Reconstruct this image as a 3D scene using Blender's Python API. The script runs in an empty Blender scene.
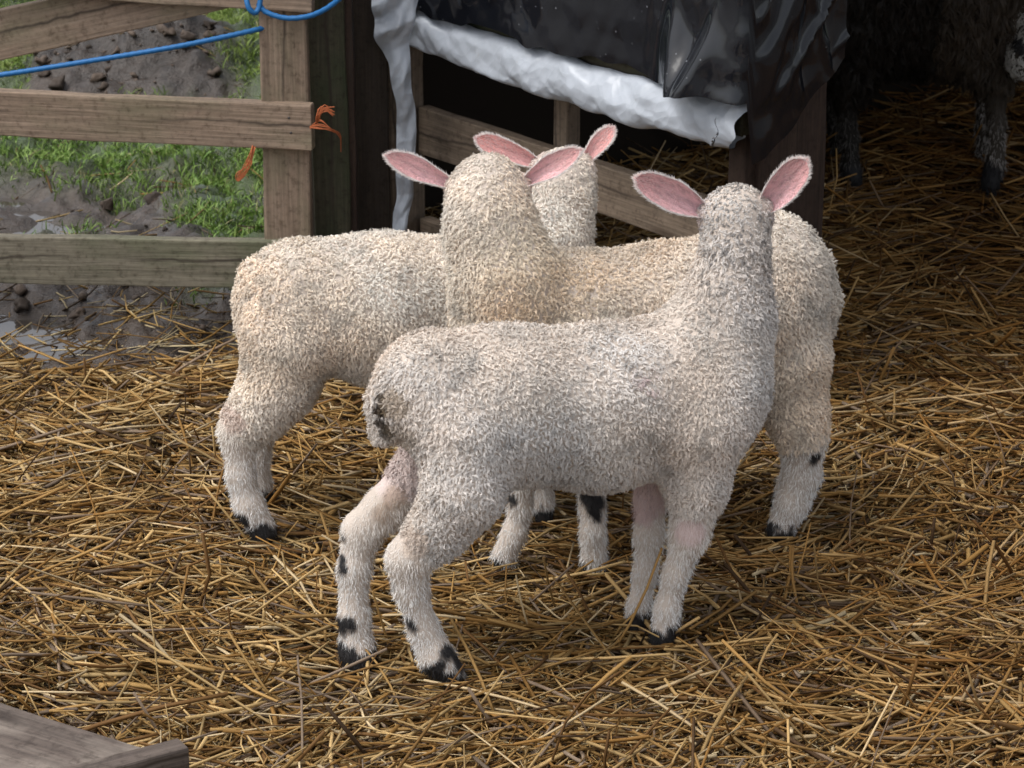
import bpy, math, random
import numpy as np
from mathutils import Vector, Matrix

random.seed(7)
rng = np.random.default_rng(11)
R = math.radians
SC = bpy.context.scene
COL = SC.collection

# ------------------------------------------------------------------ camera
FPX = 2800.0
PITCH = R(21.0)
CAMZ = 1.5
cam_d = bpy.data.cameras.new('camera')
cam = bpy.data.objects.new('camera', cam_d)
COL.objects.link(cam)
cam.location = (0, 0, CAMZ)
cam.rotation_euler = (R(90) - PITCH, 0, 0)
cam_d.sensor_width = 36.0
cam_d.lens = 36.0 * FPX / 1024.0
cam_d.clip_start = 0.05
cam_d.clip_end = 500
cam_d.dof.use_dof = True
cam_d.dof.focus_distance = 3.3
cam_d.dof.aperture_fstop = 20.0
SC.camera = cam

# ------------------------------------------------------------------ world, sun, exposure
SUN_EL, SUN_AZ = 62.0, 255.0      # azimuth: clockwise from +Y, where the light comes from
w = bpy.data.worlds.new('World'); SC.world = w; w.use_nodes = True
nt = w.node_tree; nt.nodes.clear()
sky = nt.nodes.new('ShaderNodeTexSky'); sky.sky_type = 'NISHITA'; sky.sun_disc = False
sky.sun_elevation = R(SUN_EL); sky.sun_rotation = R(SUN_AZ)
sky.dust_density = 4.0; sky.air_density = 1.0; sky.ozone_density = 1.0
hs = nt.nodes.new('ShaderNodeHueSaturation'); hs.inputs['Saturation'].default_value = 0.30
bg = nt.nodes.new('ShaderNodeBackground'); bg.inputs['Strength'].default_value = 0.15
wo = nt.nodes.new('ShaderNodeOutputWorld')
nt.links.new(sky.outputs[0], hs.inputs['Color']); nt.links.new(hs.outputs[0], bg.inputs[0]); nt.links.new(bg.outputs[0], wo.inputs[0])
sd = bpy.data.lights.new('sun', 'SUN'); sd.energy = .95; sd.angle = R(40); sd.color = (1.0, 0.97, 0.93)
sun = bpy.data.objects.new('sun', sd); COL.objects.link(sun)
_az, _el = R(SUN_AZ), R(SUN_EL)
_s = Vector((math.sin(_az) * math.cos(_el), math.cos(_az) * math.cos(_el), math.sin(_el)))
sun.rotation_euler = (-_s).to_track_quat('-Z', 'Y').to_euler()
SC.view_settings.view_transform = 'Standard'
SC.view_settings.look = 'None'
SC.view_settings.exposure = 0.70
SC.view_settings.gamma = 1.0
SC.render.engine = 'CYCLES'
SC.cycles.max_bounces = 9
SC.cycles.diffuse_bounces = 8
SC.cycles.transparent_max_bounces = 4

# ------------------------------------------------------------------ measuring helpers
cp, sp = math.cos(PITCH), math.sin(PITCH)
def at(px, py, Y):
    dx = (px - 512) / FPX; u = (384 - py) / FPX
    d = np.array([dx, cp + u * sp, -sp + u * cp])
    return np.array([0, 0, CAMZ]) + d * (Y / d[1])
def ground(px, py, z=0.0):
    dx = (px - 512) / FPX; u = (384 - py) / FPX
    d = np.array([dx, cp + u * sp, -sp + u * cp])
    return np.array([0, 0, CAMZ]) + d * ((z - CAMZ) / d[2])
def at_z(px, py, z): return ground(px, py, z)
def pxm(p):      # metres per pixel at a world point
    return (p[1] * cp - (p[2] - CAMZ) * sp) / FPX

def hashi(ix, iy, iz, seed):
    h = (ix * 374761393 + iy * 668265263 + iz * 2147483647 + seed * 974634777) & 0xFFFFFFFF
    h = ((h ^ (h >> 13)) * 1274126177) & 0xFFFFFFFF
    h = (h ^ (h >> 16)) & 0xFFFFFFFF
    return h / 4294967295.0
def vnoise(P, scale=1.0, seed=0):
    """value noise 0..1 at points P (n,3)"""
    Q = np.asarray(P, float) * scale + 1000.0
    I = np.floor(Q).astype(np.int64); F = Q - I; F = F * F * (3 - 2 * F)
    out = 0
    for a in (0, 1):
        for b in (0, 1):
            for c in (0, 1):
                wgt = (F[:, 0] if a else 1 - F[:, 0]) * (F[:, 1] if b else 1 - F[:, 1]) * (F[:, 2] if c else 1 - F[:, 2])
                out = out + wgt * hashi(I[:, 0] + a, I[:, 1] + b, I[:, 2] + c, seed)
    return out
def fbm(P, scale=1.0, seed=0, octv=4):
    s = 0; a = 0.5; t = 0
    for k in range(octv):
        s = s + a * vnoise(P, scale * 2 ** k, seed + k); t += a; a *= 0.5
    return s / t
def sstep(a, b, x):
    t = np.clip((x - a) / (b - a), 0, 1); return t * t * (3 - 2 * t)

# ------------------------------------------------------------------ mesh helpers
def mesh_np(name, V, faces, mats, smooth=True, col=None, fmat=None, nrm=None):
    """V (n,3); faces list of int arrays (m,k)"""
    me = bpy.data.meshes.new(name)
    V = np.asarray(V, np.float32)
    me.vertices.add(len(V)); me.vertices.foreach_set('co', V.ravel())
    idx = np.concatenate([f.ravel() for f in faces]).astype(np.int32)
    tot = np.concatenate([np.full(len(f), f.shape[1]) for f in faces]).astype(np.int32)
    start = np.concatenate([[0], np.cumsum(tot)[:-1]]).astype(np.int32)
    me.loops.add(len(idx)); me.loops.foreach_set('vertex_index', idx)
    me.polygons.add(len(tot)); me.polygons.foreach_set('loop_start', start); me.polygons.foreach_set('loop_total', tot)
    me.polygons.foreach_set('use_smooth', np.full(len(tot), smooth))
    for m in (mats if isinstance(mats, (list, tuple)) else [mats]): me.materials.append(m)
    if fmat is not None: me.polygons.foreach_set('material_index', np.asarray(fmat, np.int32))
    if col is not None:
        a = me.color_attributes.new('Col', 'FLOAT_COLOR', 'POINT')
        c = np.ones((len(V), 4), np.float32); c[:, :3] = col
        a.data.foreach_set('color', c.ravel())
    if nrm is not None:
        a = me.attributes.new('lay', 'FLOAT_VECTOR', 'POINT'); a.data.foreach_set('vector', np.asarray(nrm, np.float32).ravel())
    me.update(calc_edges=True)
    return me
def link(name, me, parent=None, loc=(0, 0, 0)):
    o = bpy.data.objects.new(name, me); COL.objects.link(o)
    if parent is not None: o.parent = parent
    o.location = loc
    return o
def tag(o, label=None, cat=None, group=None, kind=None):
    if label: o['label'] = label
    if cat: o['category'] = cat
    if group: o['group'] = group
    if kind: o['kind'] = kind
    return o
def thing(name, loc, label, cat, group=None):
    o = bpy.data.objects.new(name, None); COL.objects.link(o); o.location = tuple(loc)
    o.empty_display_size = 0.05
    return tag(o, label, cat, group)

# ------------------------------------------------------------------ material helpers
def mat(name, base=(.5, .5, .5), rough=.7, spec=.3):
    m = bpy.data.materials.new(name); m.use_nodes = True
    b = m.node_tree.nodes['Principled BSDF']
    b.inputs['Base Color'].default_value = (*base, 1); b.inputs['Roughness'].default_value = rough
    b.inputs['Specular IOR Level'].default_value = spec
    return m, m.node_tree, b
def N(nt, typ, **kw):
    n = nt.nodes.new(typ)
    for k, v in kw.items():
        if k in n.inputs: n.inputs[k].default_value = v
        else: setattr(n, k, v)
    return n
def ramp(nt, fac, stops):
    r = nt.nodes.new('ShaderNodeValToRGB')
    while len(r.color_ramp.elements) < len(stops): r.color_ramp.elements.new(.5)
    for e, (p, c) in zip(r.color_ramp.elements, stops):
        e.position = p; e.color = (*c, 1) if len(c) == 3 else c
    nt.links.new(fac, r.inputs[0]); return r.outputs[0]

def wool_mat(name, transl=0.3):
    m = bpy.data.materials.new(name); m.use_nodes = True; nt = m.node_tree; nt.nodes.clear()
    a = N(nt, 'ShaderNodeAttribute', attribute_name='Col')
    d = N(nt, 'ShaderNodeBsdfDiffuse', Roughness=0.6); t = N(nt, 'ShaderNodeBsdfTranslucent')
    g = N(nt, 'ShaderNodeBsdfGlossy', Roughness=0.55); g.inputs['Color'].default_value = (.8, .8, .8, 1)
    mx = N(nt, 'ShaderNodeMixShader'); mx.inputs[0].default_value = transl
    m2 = N(nt, 'ShaderNodeMixShader'); m2.inputs[0].default_value = 0.02
    o = N(nt, 'ShaderNodeOutputMaterial'); L = nt.links.new
    L(a.outputs['Color'], d.inputs['Color']); L(a.outputs['Color'], t.inputs['Color'])
    L(d.outputs[0], mx.inputs[1]); L(t.outputs[0], mx.inputs[2]); L(mx.outputs[0], m2.inputs[1]); L(g.outputs[0], m2.inputs[2])
    L(m2.outputs[0], o.inputs[0]); return m
M_WOOL = wool_mat('wool', 0.22)
def attr_mat(name, rough=.8, spec=.2, bump=0, bscale=300):
    m, nt, b = mat(name, rough=rough, spec=spec)
    a = N(nt, 'ShaderNodeAttribute', attribute_name='Col'); nt.links.new(a.outputs['Color'], b.inputs['Base Color'])
    if bump:
        tc = N(nt, 'ShaderNodeTexCoord'); n = N(nt, 'ShaderNodeTexNoise', Scale=bscale, Detail=3.0)
        bp = N(nt, 'ShaderNodeBump', Strength=bump, Distance=.002)
        nt.links.new(tc.outputs['Object'], n.inputs['Vector']); nt.links.new(n.outputs[0], bp.inputs['Height']); nt.links.new(bp.outputs[0], b.inputs['Normal'])
    return m
M_SKIN = attr_mat('lamb_skin', .7, .25, .5, 400)
M_STRAW = attr_mat('straw', .7, .18)
M_GRASS = attr_mat('grass', .55, .3)

def wood_mat(name, c1, c2, c3, stain=(.10, .12, .06), stain_amt=.0, rough=.75, dark=0.0):
    m, nt, b = mat(name, rough=rough, spec=.25); L = nt.links.new
    tc = N(nt, 'ShaderNodeTexCoord'); oi = N(nt, 'ShaderNodeObjectInfo')
    off = N(nt, 'ShaderNodeVectorMath', operation='SCALE'); off.inputs[0].default_value = (13, 7, 5)
    L(oi.outputs['Random'], off.inputs['Scale'])
    ad = N(nt, 'ShaderNodeVectorMath', operation='ADD'); L(tc.outputs['Object'], ad.inputs[0]); L(off.outputs[0], ad.inputs[1])
    mp = N(nt, 'ShaderNodeMapping'); mp.inputs['Scale'].default_value = (2.2, 30, 30); L(ad.outputs[0], mp.inputs[0])
    n1 = N(nt, 'ShaderNodeTexNoise', Scale=2.0, Detail=6.0, Roughness=.65, Distortion=.25); L(mp.outputs[0], n1.inputs['Vector'])
    mp2 = N(nt, 'ShaderNodeMapping'); mp2.inputs['Scale'].default_value = (3, 8, 8); L(ad.outputs[0], mp2.inputs[0])
    n2 = N(nt, 'ShaderNodeTexNoise', Scale=1.3, Detail=4.0, Roughness=.6); L(mp2.outputs[0], n2.inputs['Vector'])
    mp3 = N(nt, 'ShaderNodeMapping'); mp3.inputs['Scale'].default_value = (8, 260, 260); L(ad.outputs[0], mp3.inputs[0])
    n3 = N(nt, 'ShaderNodeTexNoise', Scale=1.0, Detail=3.0); L(mp3.outputs[0], n3.inputs['Vector'])
    c = ramp(nt, n1.outputs[0], [(.10, c1), (.5, c2), (.92, c3)])
    mulr = ramp(nt, n3.outputs[0], [(.3, (.72, .72, .72)), (.65, (1.12, 1.12, 1.12))])
    mx = N(nt, 'ShaderNodeMix', data_type='RGBA', blend_type='MULTIPLY'); mx.inputs[0].default_value = 1
    L(c, mx.inputs[6]); L(mulr, mx.inputs[7])
    sr = ramp(nt, n2.outputs[0], [(.47, (0, 0, 0)), (.68, (stain_amt,) * 3)])
    mx2 = N(nt, 'ShaderNodeMix', data_type='RGBA'); L(sr, mx2.inputs[0]); L(mx.outputs[2], mx2.inputs[6]); mx2.inputs[7].default_value = (*stain, 1)
    # knots
    mp4 = N(nt, 'ShaderNodeMapping'); mp4.inputs['Scale'].default_value = (3.0, 5, 12); L(ad.outputs[0], mp4.inputs[0])
    vo = N(nt, 'ShaderNodeTexVoronoi', Scale=1.0); L(mp4.outputs[0], vo.inputs['Vector'])
    kr = ramp(nt, vo.outputs['Distance'], [(.05, (.75,) * 3), (.16, (0, 0, 0))])
    mx3 = N(nt, 'ShaderNodeMix', data_type='RGBA'); L(kr, mx3.inputs[0]); L(mx2.outputs[2], mx3.inputs[6]); mx3.inputs[7].default_value = (c1[0] * .45, c1[1] * .4, c1[2] * .35, 1)
    n5 = N(nt, 'ShaderNodeTexNoise', Scale=85.0, Detail=5.0, Roughness=.7); L(ad.outputs[0], n5.inputs['Vector'])
    sp5 = ramp(nt, n5.outputs[0], [(.34, (.62, .60, .58)), (.46, (.95, .95, .95)), (.66, (1.10, 1.10, 1.10))])
    mx5 = N(nt, 'ShaderNodeMix', data_type='RGBA', blend_type='MULTIPLY'); mx5.inputs[0].default_value = 1; L(mx3.outputs[2], mx5.inputs[6]); L(sp5, mx5.inputs[7])
    sx = N(nt, 'ShaderNodeSeparateXYZ'); L(tc.outputs['Object'], sx.inputs[0])
    nc = N(nt, 'ShaderNodeTexNoise', Scale=1.0, Detail=5.0, Roughness=.6); mpc = N(nt, 'ShaderNodeMapping'); mpc.inputs['Scale'].default_value = (3.5, 1, 1); L(ad.outputs[0], mpc.inputs[0]); L(mpc.outputs[0], nc.inputs['Vector'])
    m1 = N(nt, 'ShaderNodeMath', operation='MULTIPLY_ADD'); L(nc.outputs[0], m1.inputs[0]); m1.inputs[1].default_value = .05; L(sx.outputs[2], m1.inputs[2])
    m2 = N(nt, 'ShaderNodeMath', operation='ADD'); L(m1.outputs[0], m2.inputs[0]); m2.inputs[1].default_value = -.029
    m3 = N(nt, 'ShaderNodeMath', operation='ABSOLUTE'); L(m2.outputs[0], m3.inputs[0])
    cr = ramp(nt, m3.outputs[0], [(.0006, (.85,) * 3), (.0018, (0, 0, 0))])
    np_ = N(nt, 'ShaderNodeTexNoise', Scale=2.2, Detail=2.0); L(ad.outputs[0], np_.inputs['Vector']); gt = ramp(nt, np_.outputs[0], [(.40, (0, 0, 0)), (.50, (1, 1, 1))])
    mm = N(nt, 'ShaderNodeMix', data_type='RGBA', blend_type='MULTIPLY'); mm.inputs[0].default_value = 1; L(cr, mm.inputs[6]); L(gt, mm.inputs[7])
    mx4 = N(nt, 'ShaderNodeMix', data_type='RGBA'); L(mm.outputs[2], mx4.inputs[0]); L(mx5.outputs[2], mx4.inputs[6]); mx4.inputs[7].default_value = (.035, .026, .02, 1)
    L(mx4.outputs[2], b.inputs['Base Color'])
    bp = N(nt, 'ShaderNodeBump', Strength=.45, Distance=.002); L(n3.outputs[0], bp.inputs['Height'])
    bp2 = N(nt, 'ShaderNodeBump', Strength=.35, Distance=.004); L(n1.outputs[0], bp2.inputs['Height']); L(bp.outputs[0], bp2.inputs['Normal'])
    L(bp2.outputs[0], b.inputs['Normal']); return m
M_GATE = wood_mat('gate_wood', (.185, .134, .096), (.265, .196, .143), (.34, .26, .195), (.12, .13, .07), .5)
M_POSTW = wood_mat('green_wood', (.030, .028, .018), (.062, .056, .037), (.10, .088, .060), (.03, .045, .018), .8)
M_DARKW = wood_mat('dark_wood', (.018, .013, .010), (.035, .026, .019), (.055, .042, .032))
M_REDW = wood_mat('red_brown_wood', (.018, .011, .008), (.036, .022, .016), (.060, .038, .027))
M_GREYW = wood_mat('grey_brown_wood', (.10, .075, .055), (.17, .13, .095), (.24, .185, .14))
M_TROUGH = wood_mat('weathered_plank', (.060, .045, .038), (.105, .082, .068), (.19, .155, .13), (.36, .31, .26), .8, rough=.55)

# ------------------------------------------------------------------ boards
def frame_of(p0, p1, up):
    x = np.array(p1, float) - p0; L = np.linalg.norm(x); x /= L
    up = np.array(up, float); z = up - x * up.dot(x); z /= np.linalg.norm(z); y = np.cross(z, x)
    return x, y, z, L
def board(name, p0, p1, width, thick, up, m, parent, seed=0, rough=.0012, lab=None):
    """a sawn board: X along, Z across (up), Y thickness; slightly uneven, rounded edges"""
    p0 = np.array(p0, float); p1 = np.array(p1, float)
    x, y, z, L = frame_of(p0, p1, up)
    n = max(4, int(L / .035)); e = min(width, thick) * .10
    hw, ht = width / 2, thick / 2
    prof = []
    for (sy, sz) in ((1, 1), (-1, 1), (-1, -1), (1, -1)):
        a = [(sy * ht, sz * (hw - e)), (sy * (ht - e * .3), sz * (hw - e * .3)), (sy * (ht - e), sz * hw)]
        if sy * sz < 0: a = a[::-1]
        prof += a
    # mid points for a little relief
    prof = np.array(prof); k = len(prof)
    xs = np.concatenate([[0, e * .6], np.linspace(e * 1.5, L - e * 1.5, n), [L - e * .6, L]])
    V = []
    for i, xx in enumerate(xs):
        s = 1 - (e / max(hw, ht) * .7 if i in (0, len(xs) - 1) else 0)
        ring = np.column_stack([np.full(k, xx), prof[:, 0] * s, prof[:, 1] * s]); V.append(ring)
    V = np.concatenate(V)
    o = (vnoise(V + seed * 3.1, 14, seed) - .5)[:, None] * rough * 2
    V[:, 1:] += o * np.sign(V[:, 1:])
    bow = (vnoise(np.column_stack([V[:, 0], V[:, 0] * 0, V[:, 0] * 0]), 2.5, seed + 5) - .5) * .006
    V[:, 2] += bow
    m_ = len(xs); a = np.arange(m_ - 1)[:, None] * k; j = np.arange(k)[None]; jn = (j + 1) % k
    F = np.stack([a + j, a + jn, a + jn + k, a + j + k], -1).reshape(-1, 4)[:, ::-1]
    caps = np.array([np.arange(k), (m_ - 1) * k + np.arange(k)[::-1]])
    V[:, 0] -= L / 2
    me = mesh_np(name, V, [F, caps], m, smooth=False)
    ob = link(name, me, parent)
    c = (p0 + p1) / 2
    off = np.array(parent.location) if parent is not None else np.zeros(3)
    mtx = Matrix(((x[0], y[0], z[0], c[0] - off[0]), (x[1], y[1], z[1], c[1] - off[1]), (x[2], y[2], z[2], c[2] - off[2]), (0, 0, 0, 1)))
    ob.matrix_local = mtx
    if lab: ob['label'] = lab
    return ob

def tube(name, pts, rad, m, parent=None, sides=10, strands=0, off=None, col=None):
    """swept tube along pts (world); strands>0 gives twisted-rope relief"""
    P = np.array(pts, float)
    # catmull resample
    Q = []
    ext = np.vstack([2 * P[0] - P[1], P, 2 * P[-1] - P[-2]])
    for i in range(1, len(ext) - 2):
        for t in np.linspace(0, 1, 12, endpoint=False):
            p0, p1, p2, p3 = ext[i - 1:i + 3]
            Q.append(.5 * ((2 * p1) + (-p0 + p2) * t + (2 * p0 - 5 * p1 + 4 * p2 - p3) * t * t + (-p0 + 3 * p1 - 3 * p2 + p3) * t ** 3))
    Q.append(P[-1]); Q = np.array(Q)
    if strands:
        seg = np.linalg.norm(np.diff(Q, axis=0), axis=1); s = np.concatenate([[0], np.cumsum(seg)]); n = int(s[-1] / (rad * 1.0)) + 2
        ss = np.linspace(0, s[-1], n); Q = np.column_stack([np.interp(ss, s, Q[:, i]) for i in range(3)])
    T = np.gradient(Q, axis=0); T /= np.linalg.norm(T, axis=1)[:, None]
    nrm = np.cross(T[0], [0.1, .3, 1]); nrm /= np.linalg.norm(nrm); V = []
    L = 0
    for i in range(len(Q)):
        nrm = nrm - T[i] * nrm.dot(T[i]); nrm /= np.linalg.norm(nrm); b = np.cross(T[i], nrm)
        if i: L += np.linalg.norm(Q[i] - Q[i - 1])
        a = np.linspace(0, 2 * np.pi, sides, endpoint=False)
        r = rad * np.ones(sides)
        if strands: r = rad * (.80 + .24 * np.abs(np.cos((a * strands + L / rad * 1.4 * strands / 2) / 2)))
        if np.ndim(rad): pass
        V.append(Q[i] + np.outer(np.cos(a) * r, nrm) + np.outer(np.sin(a) * r, b))
    V = np.concatenate(V); k = sides; a = np.arange(len(Q) - 1)[:, None] * k; j = np.arange(k)[None]; jn = (j + 1) % k
    F = np.stack([a + j, a + jn, a + jn + k, a + j + k], -1).reshape(-1, 4)
    if off is not None: V = V - off
    return V, F
def sweep(name, ptsets, rad, m, parent, sides=8, strands=0, origin=None):
    Vs, Fs, n = [], [], 0
    for pts in ptsets:
        V, F = tube(name, pts, rad, m, sides=sides, strands=strands); Vs.append(V); Fs.append(F + n); n += len(V)
    V = np.concatenate(Vs)
    org = np.array(origin) if origin is not None else (np.array(parent.location) if parent is not None else np.zeros(3))
    return link(name, mesh_np(name, V - org, [np.concatenate(Fs)], m), parent, loc=(0, 0, 0) if parent is not None else tuple(org))

# ================================================================== SDF bodies
def caps_sdf(P, a, b, ra, rb, sq=None):
    a = np.asarray(a); b = np.asarray(b); d = b - a; L2 = d.dot(d) + 1e-12
    t = np.clip((P - a) @ d / L2, 0, 1)
    q = P - a - t[:, None] * d
    return np.sqrt((q * q).sum(1)) - (ra + (rb - ra) * t)
def smin(a, b, k):
    h = np.clip(.5 + .5 * (b - a) / k, 0, 1)
    return b + (a - b) * h - k * h * (1 - h)
def chain_sdf(P, ch, k):
    out = None
    if len(ch) == 1: return caps_sdf(P, ch[0][0], ch[0][0] + 1e-4, ch[0][1], ch[0][1])
    for (a, ra), (b, rb) in zip(ch[:-1], ch[1:]):
        d = caps_sdf(P, a, b, ra, rb); out = d if out is None else smin(out, d, k)
    return out
def px_chain(lst):
    out = []
    for (x, y, Y, r) in lst:
        if r < 24: r = r - 1.3
        p = at(x, y, Y); out.append((p, r * pxm(p)))
    return out
def surface_nets(f, lo, hi, h):
    xs = [np.arange(lo[i], hi[i] + h, h) for i in range(3)]
    n = [len(x) for x in xs]
    G = np.stack(np.meshgrid(*xs, indexing='ij'), -1).reshape(-1, 3)
    D = np.concatenate([f(G[i:i + 200000]) for i in range(0, len(G), 200000)]).reshape(n)
    S = D < 0
    acc = np.zeros([m - 1 for m in n] + [3]); cnt = np.zeros([m - 1 for m in n])
    def sl(o): return tuple(slice(o[i], n[i] - 1 + o[i]) for i in range(3))
    base = np.stack(np.meshgrid(*[np.arange(m - 1) for m in n], indexing='ij'), -1)
    corners = [(i, j, k) for i in (0, 1) for j in (0, 1) for k in (0, 1)]
    for c in corners:
        for ax in range(3):
            if c[ax]: continue
            c2 = list(c); c2[ax] = 1
            d1, d2 = D[sl(c)], D[sl(c2)]; cr = (d1 < 0) != (d2 < 0)
            t = np.where(cr, d1 / np.where(cr, d1 - d2, 1), 0)
            for i in range(3): acc[..., i] += np.where(cr, c[i] + (t if i == ax else 0), 0)
            cnt += cr
    act = cnt > 0
    idx = -np.ones(act.shape, np.int64); idx[act] = np.arange(act.sum())
    V = (base[act] + acc[act] / cnt[act][:, None]) * h + np.array([x[0] for x in xs])
    F = []
    for ax in range(3):
        a1, a2 = [(1, 2), (2, 0), (0, 1)][ax]
        s0 = [slice(0, m) for m in n]; s1 = list(s0); s0[ax] = slice(0, n[ax] - 1); s1[ax] = slice(1, n[ax])
        A, B = S[tuple(s0)], S[tuple(s1)]
        ii = np.argwhere(A != B)
        ok = (ii[:, a1] > 0) & (ii[:, a2] > 0) & (ii[:, a1] < n[a1] - 1) & (ii[:, a2] < n[a2] - 1); ii = ii[ok]
        flip = A[tuple(ii.T)]
        def g(d1, d2):
            q = ii.copy(); q[:, a1] -= d1; q[:, a2] -= d2; return idx[tuple(q.T)]
        Q = np.stack([g(1, 1), g(0, 1), g(0, 0), g(1, 0)], -1)
        Q[~flip] = Q[~flip][:, ::-1]; F.append(Q)
    return V, np.concatenate(F)
def sample_surface(V, F, n, rg):
    A, B, C, D = [V[F[:, i]] for i in range(4)]
    ar = np.linalg.norm(np.cross(C - A, D - B), axis=1) / 2
    f = rg.choice(len(F), n, p=ar / ar.sum()); u, v = rg.random(n)[:, None], rg.random(n)[:, None]
    return A[f] * (1 - u) * (1 - v) + B[f] * u * (1 - v) + C[f] * u * v + D[f] * (1 - u) * v

def nrmz(v): return v / (np.linalg.norm(v, axis=-1, keepdims=True) + 1e-12)
def strands(root, path, width, colr, colt, rg, nr=None):
    """root (n,3); path (n,k,3) points incl. root; ribbons of given width tapering to the tip"""
    n, k, _ = path.shape
    T = nrmz(path[:, -1] - path[:, 0]); side = nrmz(np.cross(T, nrmz(rg.normal(size=(n, 3))) * (1 if nr is None else .35) + (0 if nr is None else nr)))
    if nr is not None: side = side * np.sign((np.cross(T, side) * nr).sum(1, keepdims=True) + 1e-9) * -1
    ws = width[:, None] * np.linspace(1, .45, k)[None]
    Lf = path[:, :k - 1] - side[:, None] * ws[:, :k - 1, None] * .5; Rt = path[:, :k - 1] + side[:, None] * ws[:, :k - 1, None] * .5
    V = np.concatenate([Lf, Rt, path[:, k - 1:]], 1)      # k-1 left, k-1 right, 1 tip
    m = 2 * (k - 1) + 1; b = (np.arange(n) * m)[:, None]
    q = []
    for i in range(k - 2): q.append(np.concatenate([b + i, b + (k - 1) + i, b + (k - 1) + i + 1, b + i + 1], 1))
    Q = np.concatenate(q); Tt = np.concatenate([b + k - 2, b + 2 * (k - 1) - 1, b + m - 1], 1)
    t = np.concatenate([np.linspace(0, 1, k)[:k - 1], np.linspace(0, 1, k)[:k - 1], [1]])[None, :, None]
    Cc = colr[:, None] * (1 - t) + colt[:, None] * t
    if nr is None: return V.reshape(-1, 3), Q, Tt, Cc.reshape(-1, 3)
    return V.reshape(-1, 3), Q, Tt, Cc.reshape(-1, 3), None

WOOLC = np.array([.88, .845, .80]); FURC = np.array([.92, .91, .89])
class Beast:
    def __init__(s, name, label, cat, group, root, torso, legs, head, tail, k=.03):
        s.torso, s.legs, s.head, s.tail, s.k = torso, legs, head, tail, k
        s.root = np.array(root, float)
        s.obj = thing(name, s.root, label, cat, group)
    def d_core(s, P):
        d = None
        for ch in s.torso: e = chain_sdf(P, ch, .02); d = e if d is None else smin(d, e, s.k)
        return d
    def d_head(s, P):
        d = None
        for ch in s.head: e = chain_sdf(P, ch, .01); d = e if d is None else smin(d, e, .015)
        return d
    def sdf(s, P):
        t = s.d_core(P); hd = s.d_head(P); t = smin(t, hd, .018)
        tl = chain_sdf(P, s.tail, .01); t = smin(t, tl, .020)
        out = t
        for lg in s.legs:
            l = None
            for ch in lg: e = chain_sdf(P, ch, .012); l = e if l is None else smin(l, e, .010)
            out = np.minimum(out, smin(t, l, .022))
        return out
    def dleg(s, P):
        out = np.full(len(P), 9.)
        for lg in s.legs:
            for ch in lg: out = np.minimum(out, chain_sdf(P, ch, .012))
        return out
    def normal(s, P, e=.002):
        g = np.stack([s.sdf(P + np.eye(3)[i] * e) - s.sdf(P - np.eye(3)[i] * e) for i in range(3)], -1)
        return nrmz(g)

def make_ear(base, tip, width, face, seed, curl=.35, cup=.28, droop=.0):
    """leaf-shaped cupped ear; returns V,F,uv and rim info (world)"""
    base, tip = np.array(base), np.array(tip); ax = tip - base; L = np.linalg.norm(ax); ax /= L
    f = np.array(face, float); f -= ax * f.dot(ax); f /= np.linalg.norm(f); sd_ = np.cross(ax, f)
    nu, nv = 22, 13; us = np.linspace(0, 1, nu); vs = np.linspace(-1, 1, nv)
    # width profile: narrow tube at base, widest at 60%, rounded tip
    wp = np.interp(us, [0, .12, .3, .55, .75, .88, .96, 1.0], [.42, .46, .70, 1.0, .96, .76, .44, .06])
    V = []
    for u, wv in zip(us, wp):
        hw = width / 2 * wv
        c = cup * (1.5 - u) * width
        for v in vs:
            op = 2.0 * (1 - u) ** 1.6 + .55; ang = v * op           # rolled at the base, opening to the tip
            rr = hw / max(math.sin(min(op, 1.5)), .3) * (1 + .05 * math.sin(9 * u + 3 * v + seed))
            p = base + ax * (u * L) + sd_ * (math.sin(ang) * rr) + f * ((1 - math.cos(ang)) * rr - c * .25 + droop * u * u * L)
            V.append(p)
    V = np.array(V); outer = V - np.repeat(np.ones(nu), nv)[:, None] * f * .0035
    a = np.arange(nu - 1)[:, None] * nv; j = np.arange(nv - 1)[None]
    F = np.stack([a + j, a + j + 1, a + j + 1 + nv, a + j + nv], -1).reshape(-1, 4)
    n = nu * nv
    # rim strips join the two skins
    loop = list(range(0, nv)) + [i * nv + nv - 1 for i in range(1, nu)] + [(nu - 1) * nv + i for i in range(nv - 2, -1, -1)] + [i * nv for i in range(nu - 2, 0, -1)]
    loop = np.array(loop); ln = np.roll(loop, -1)
    Rm = np.stack([loop, ln, ln + n, loop + n], -1)
    VV = np.concatenate([V, outer]); FF = np.concatenate([F, F[:, ::-1] + n, Rm[:, ::-1]])
    uu = np.repeat(us, nv); vv = np.tile(vs, nu)
    info = dict(ax=ax, f=f, side=sd_, V=V, outer=outer, uu=uu, vv=vv, L=L, nu=nu, nv=nv)
    return VV, FF, info

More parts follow.
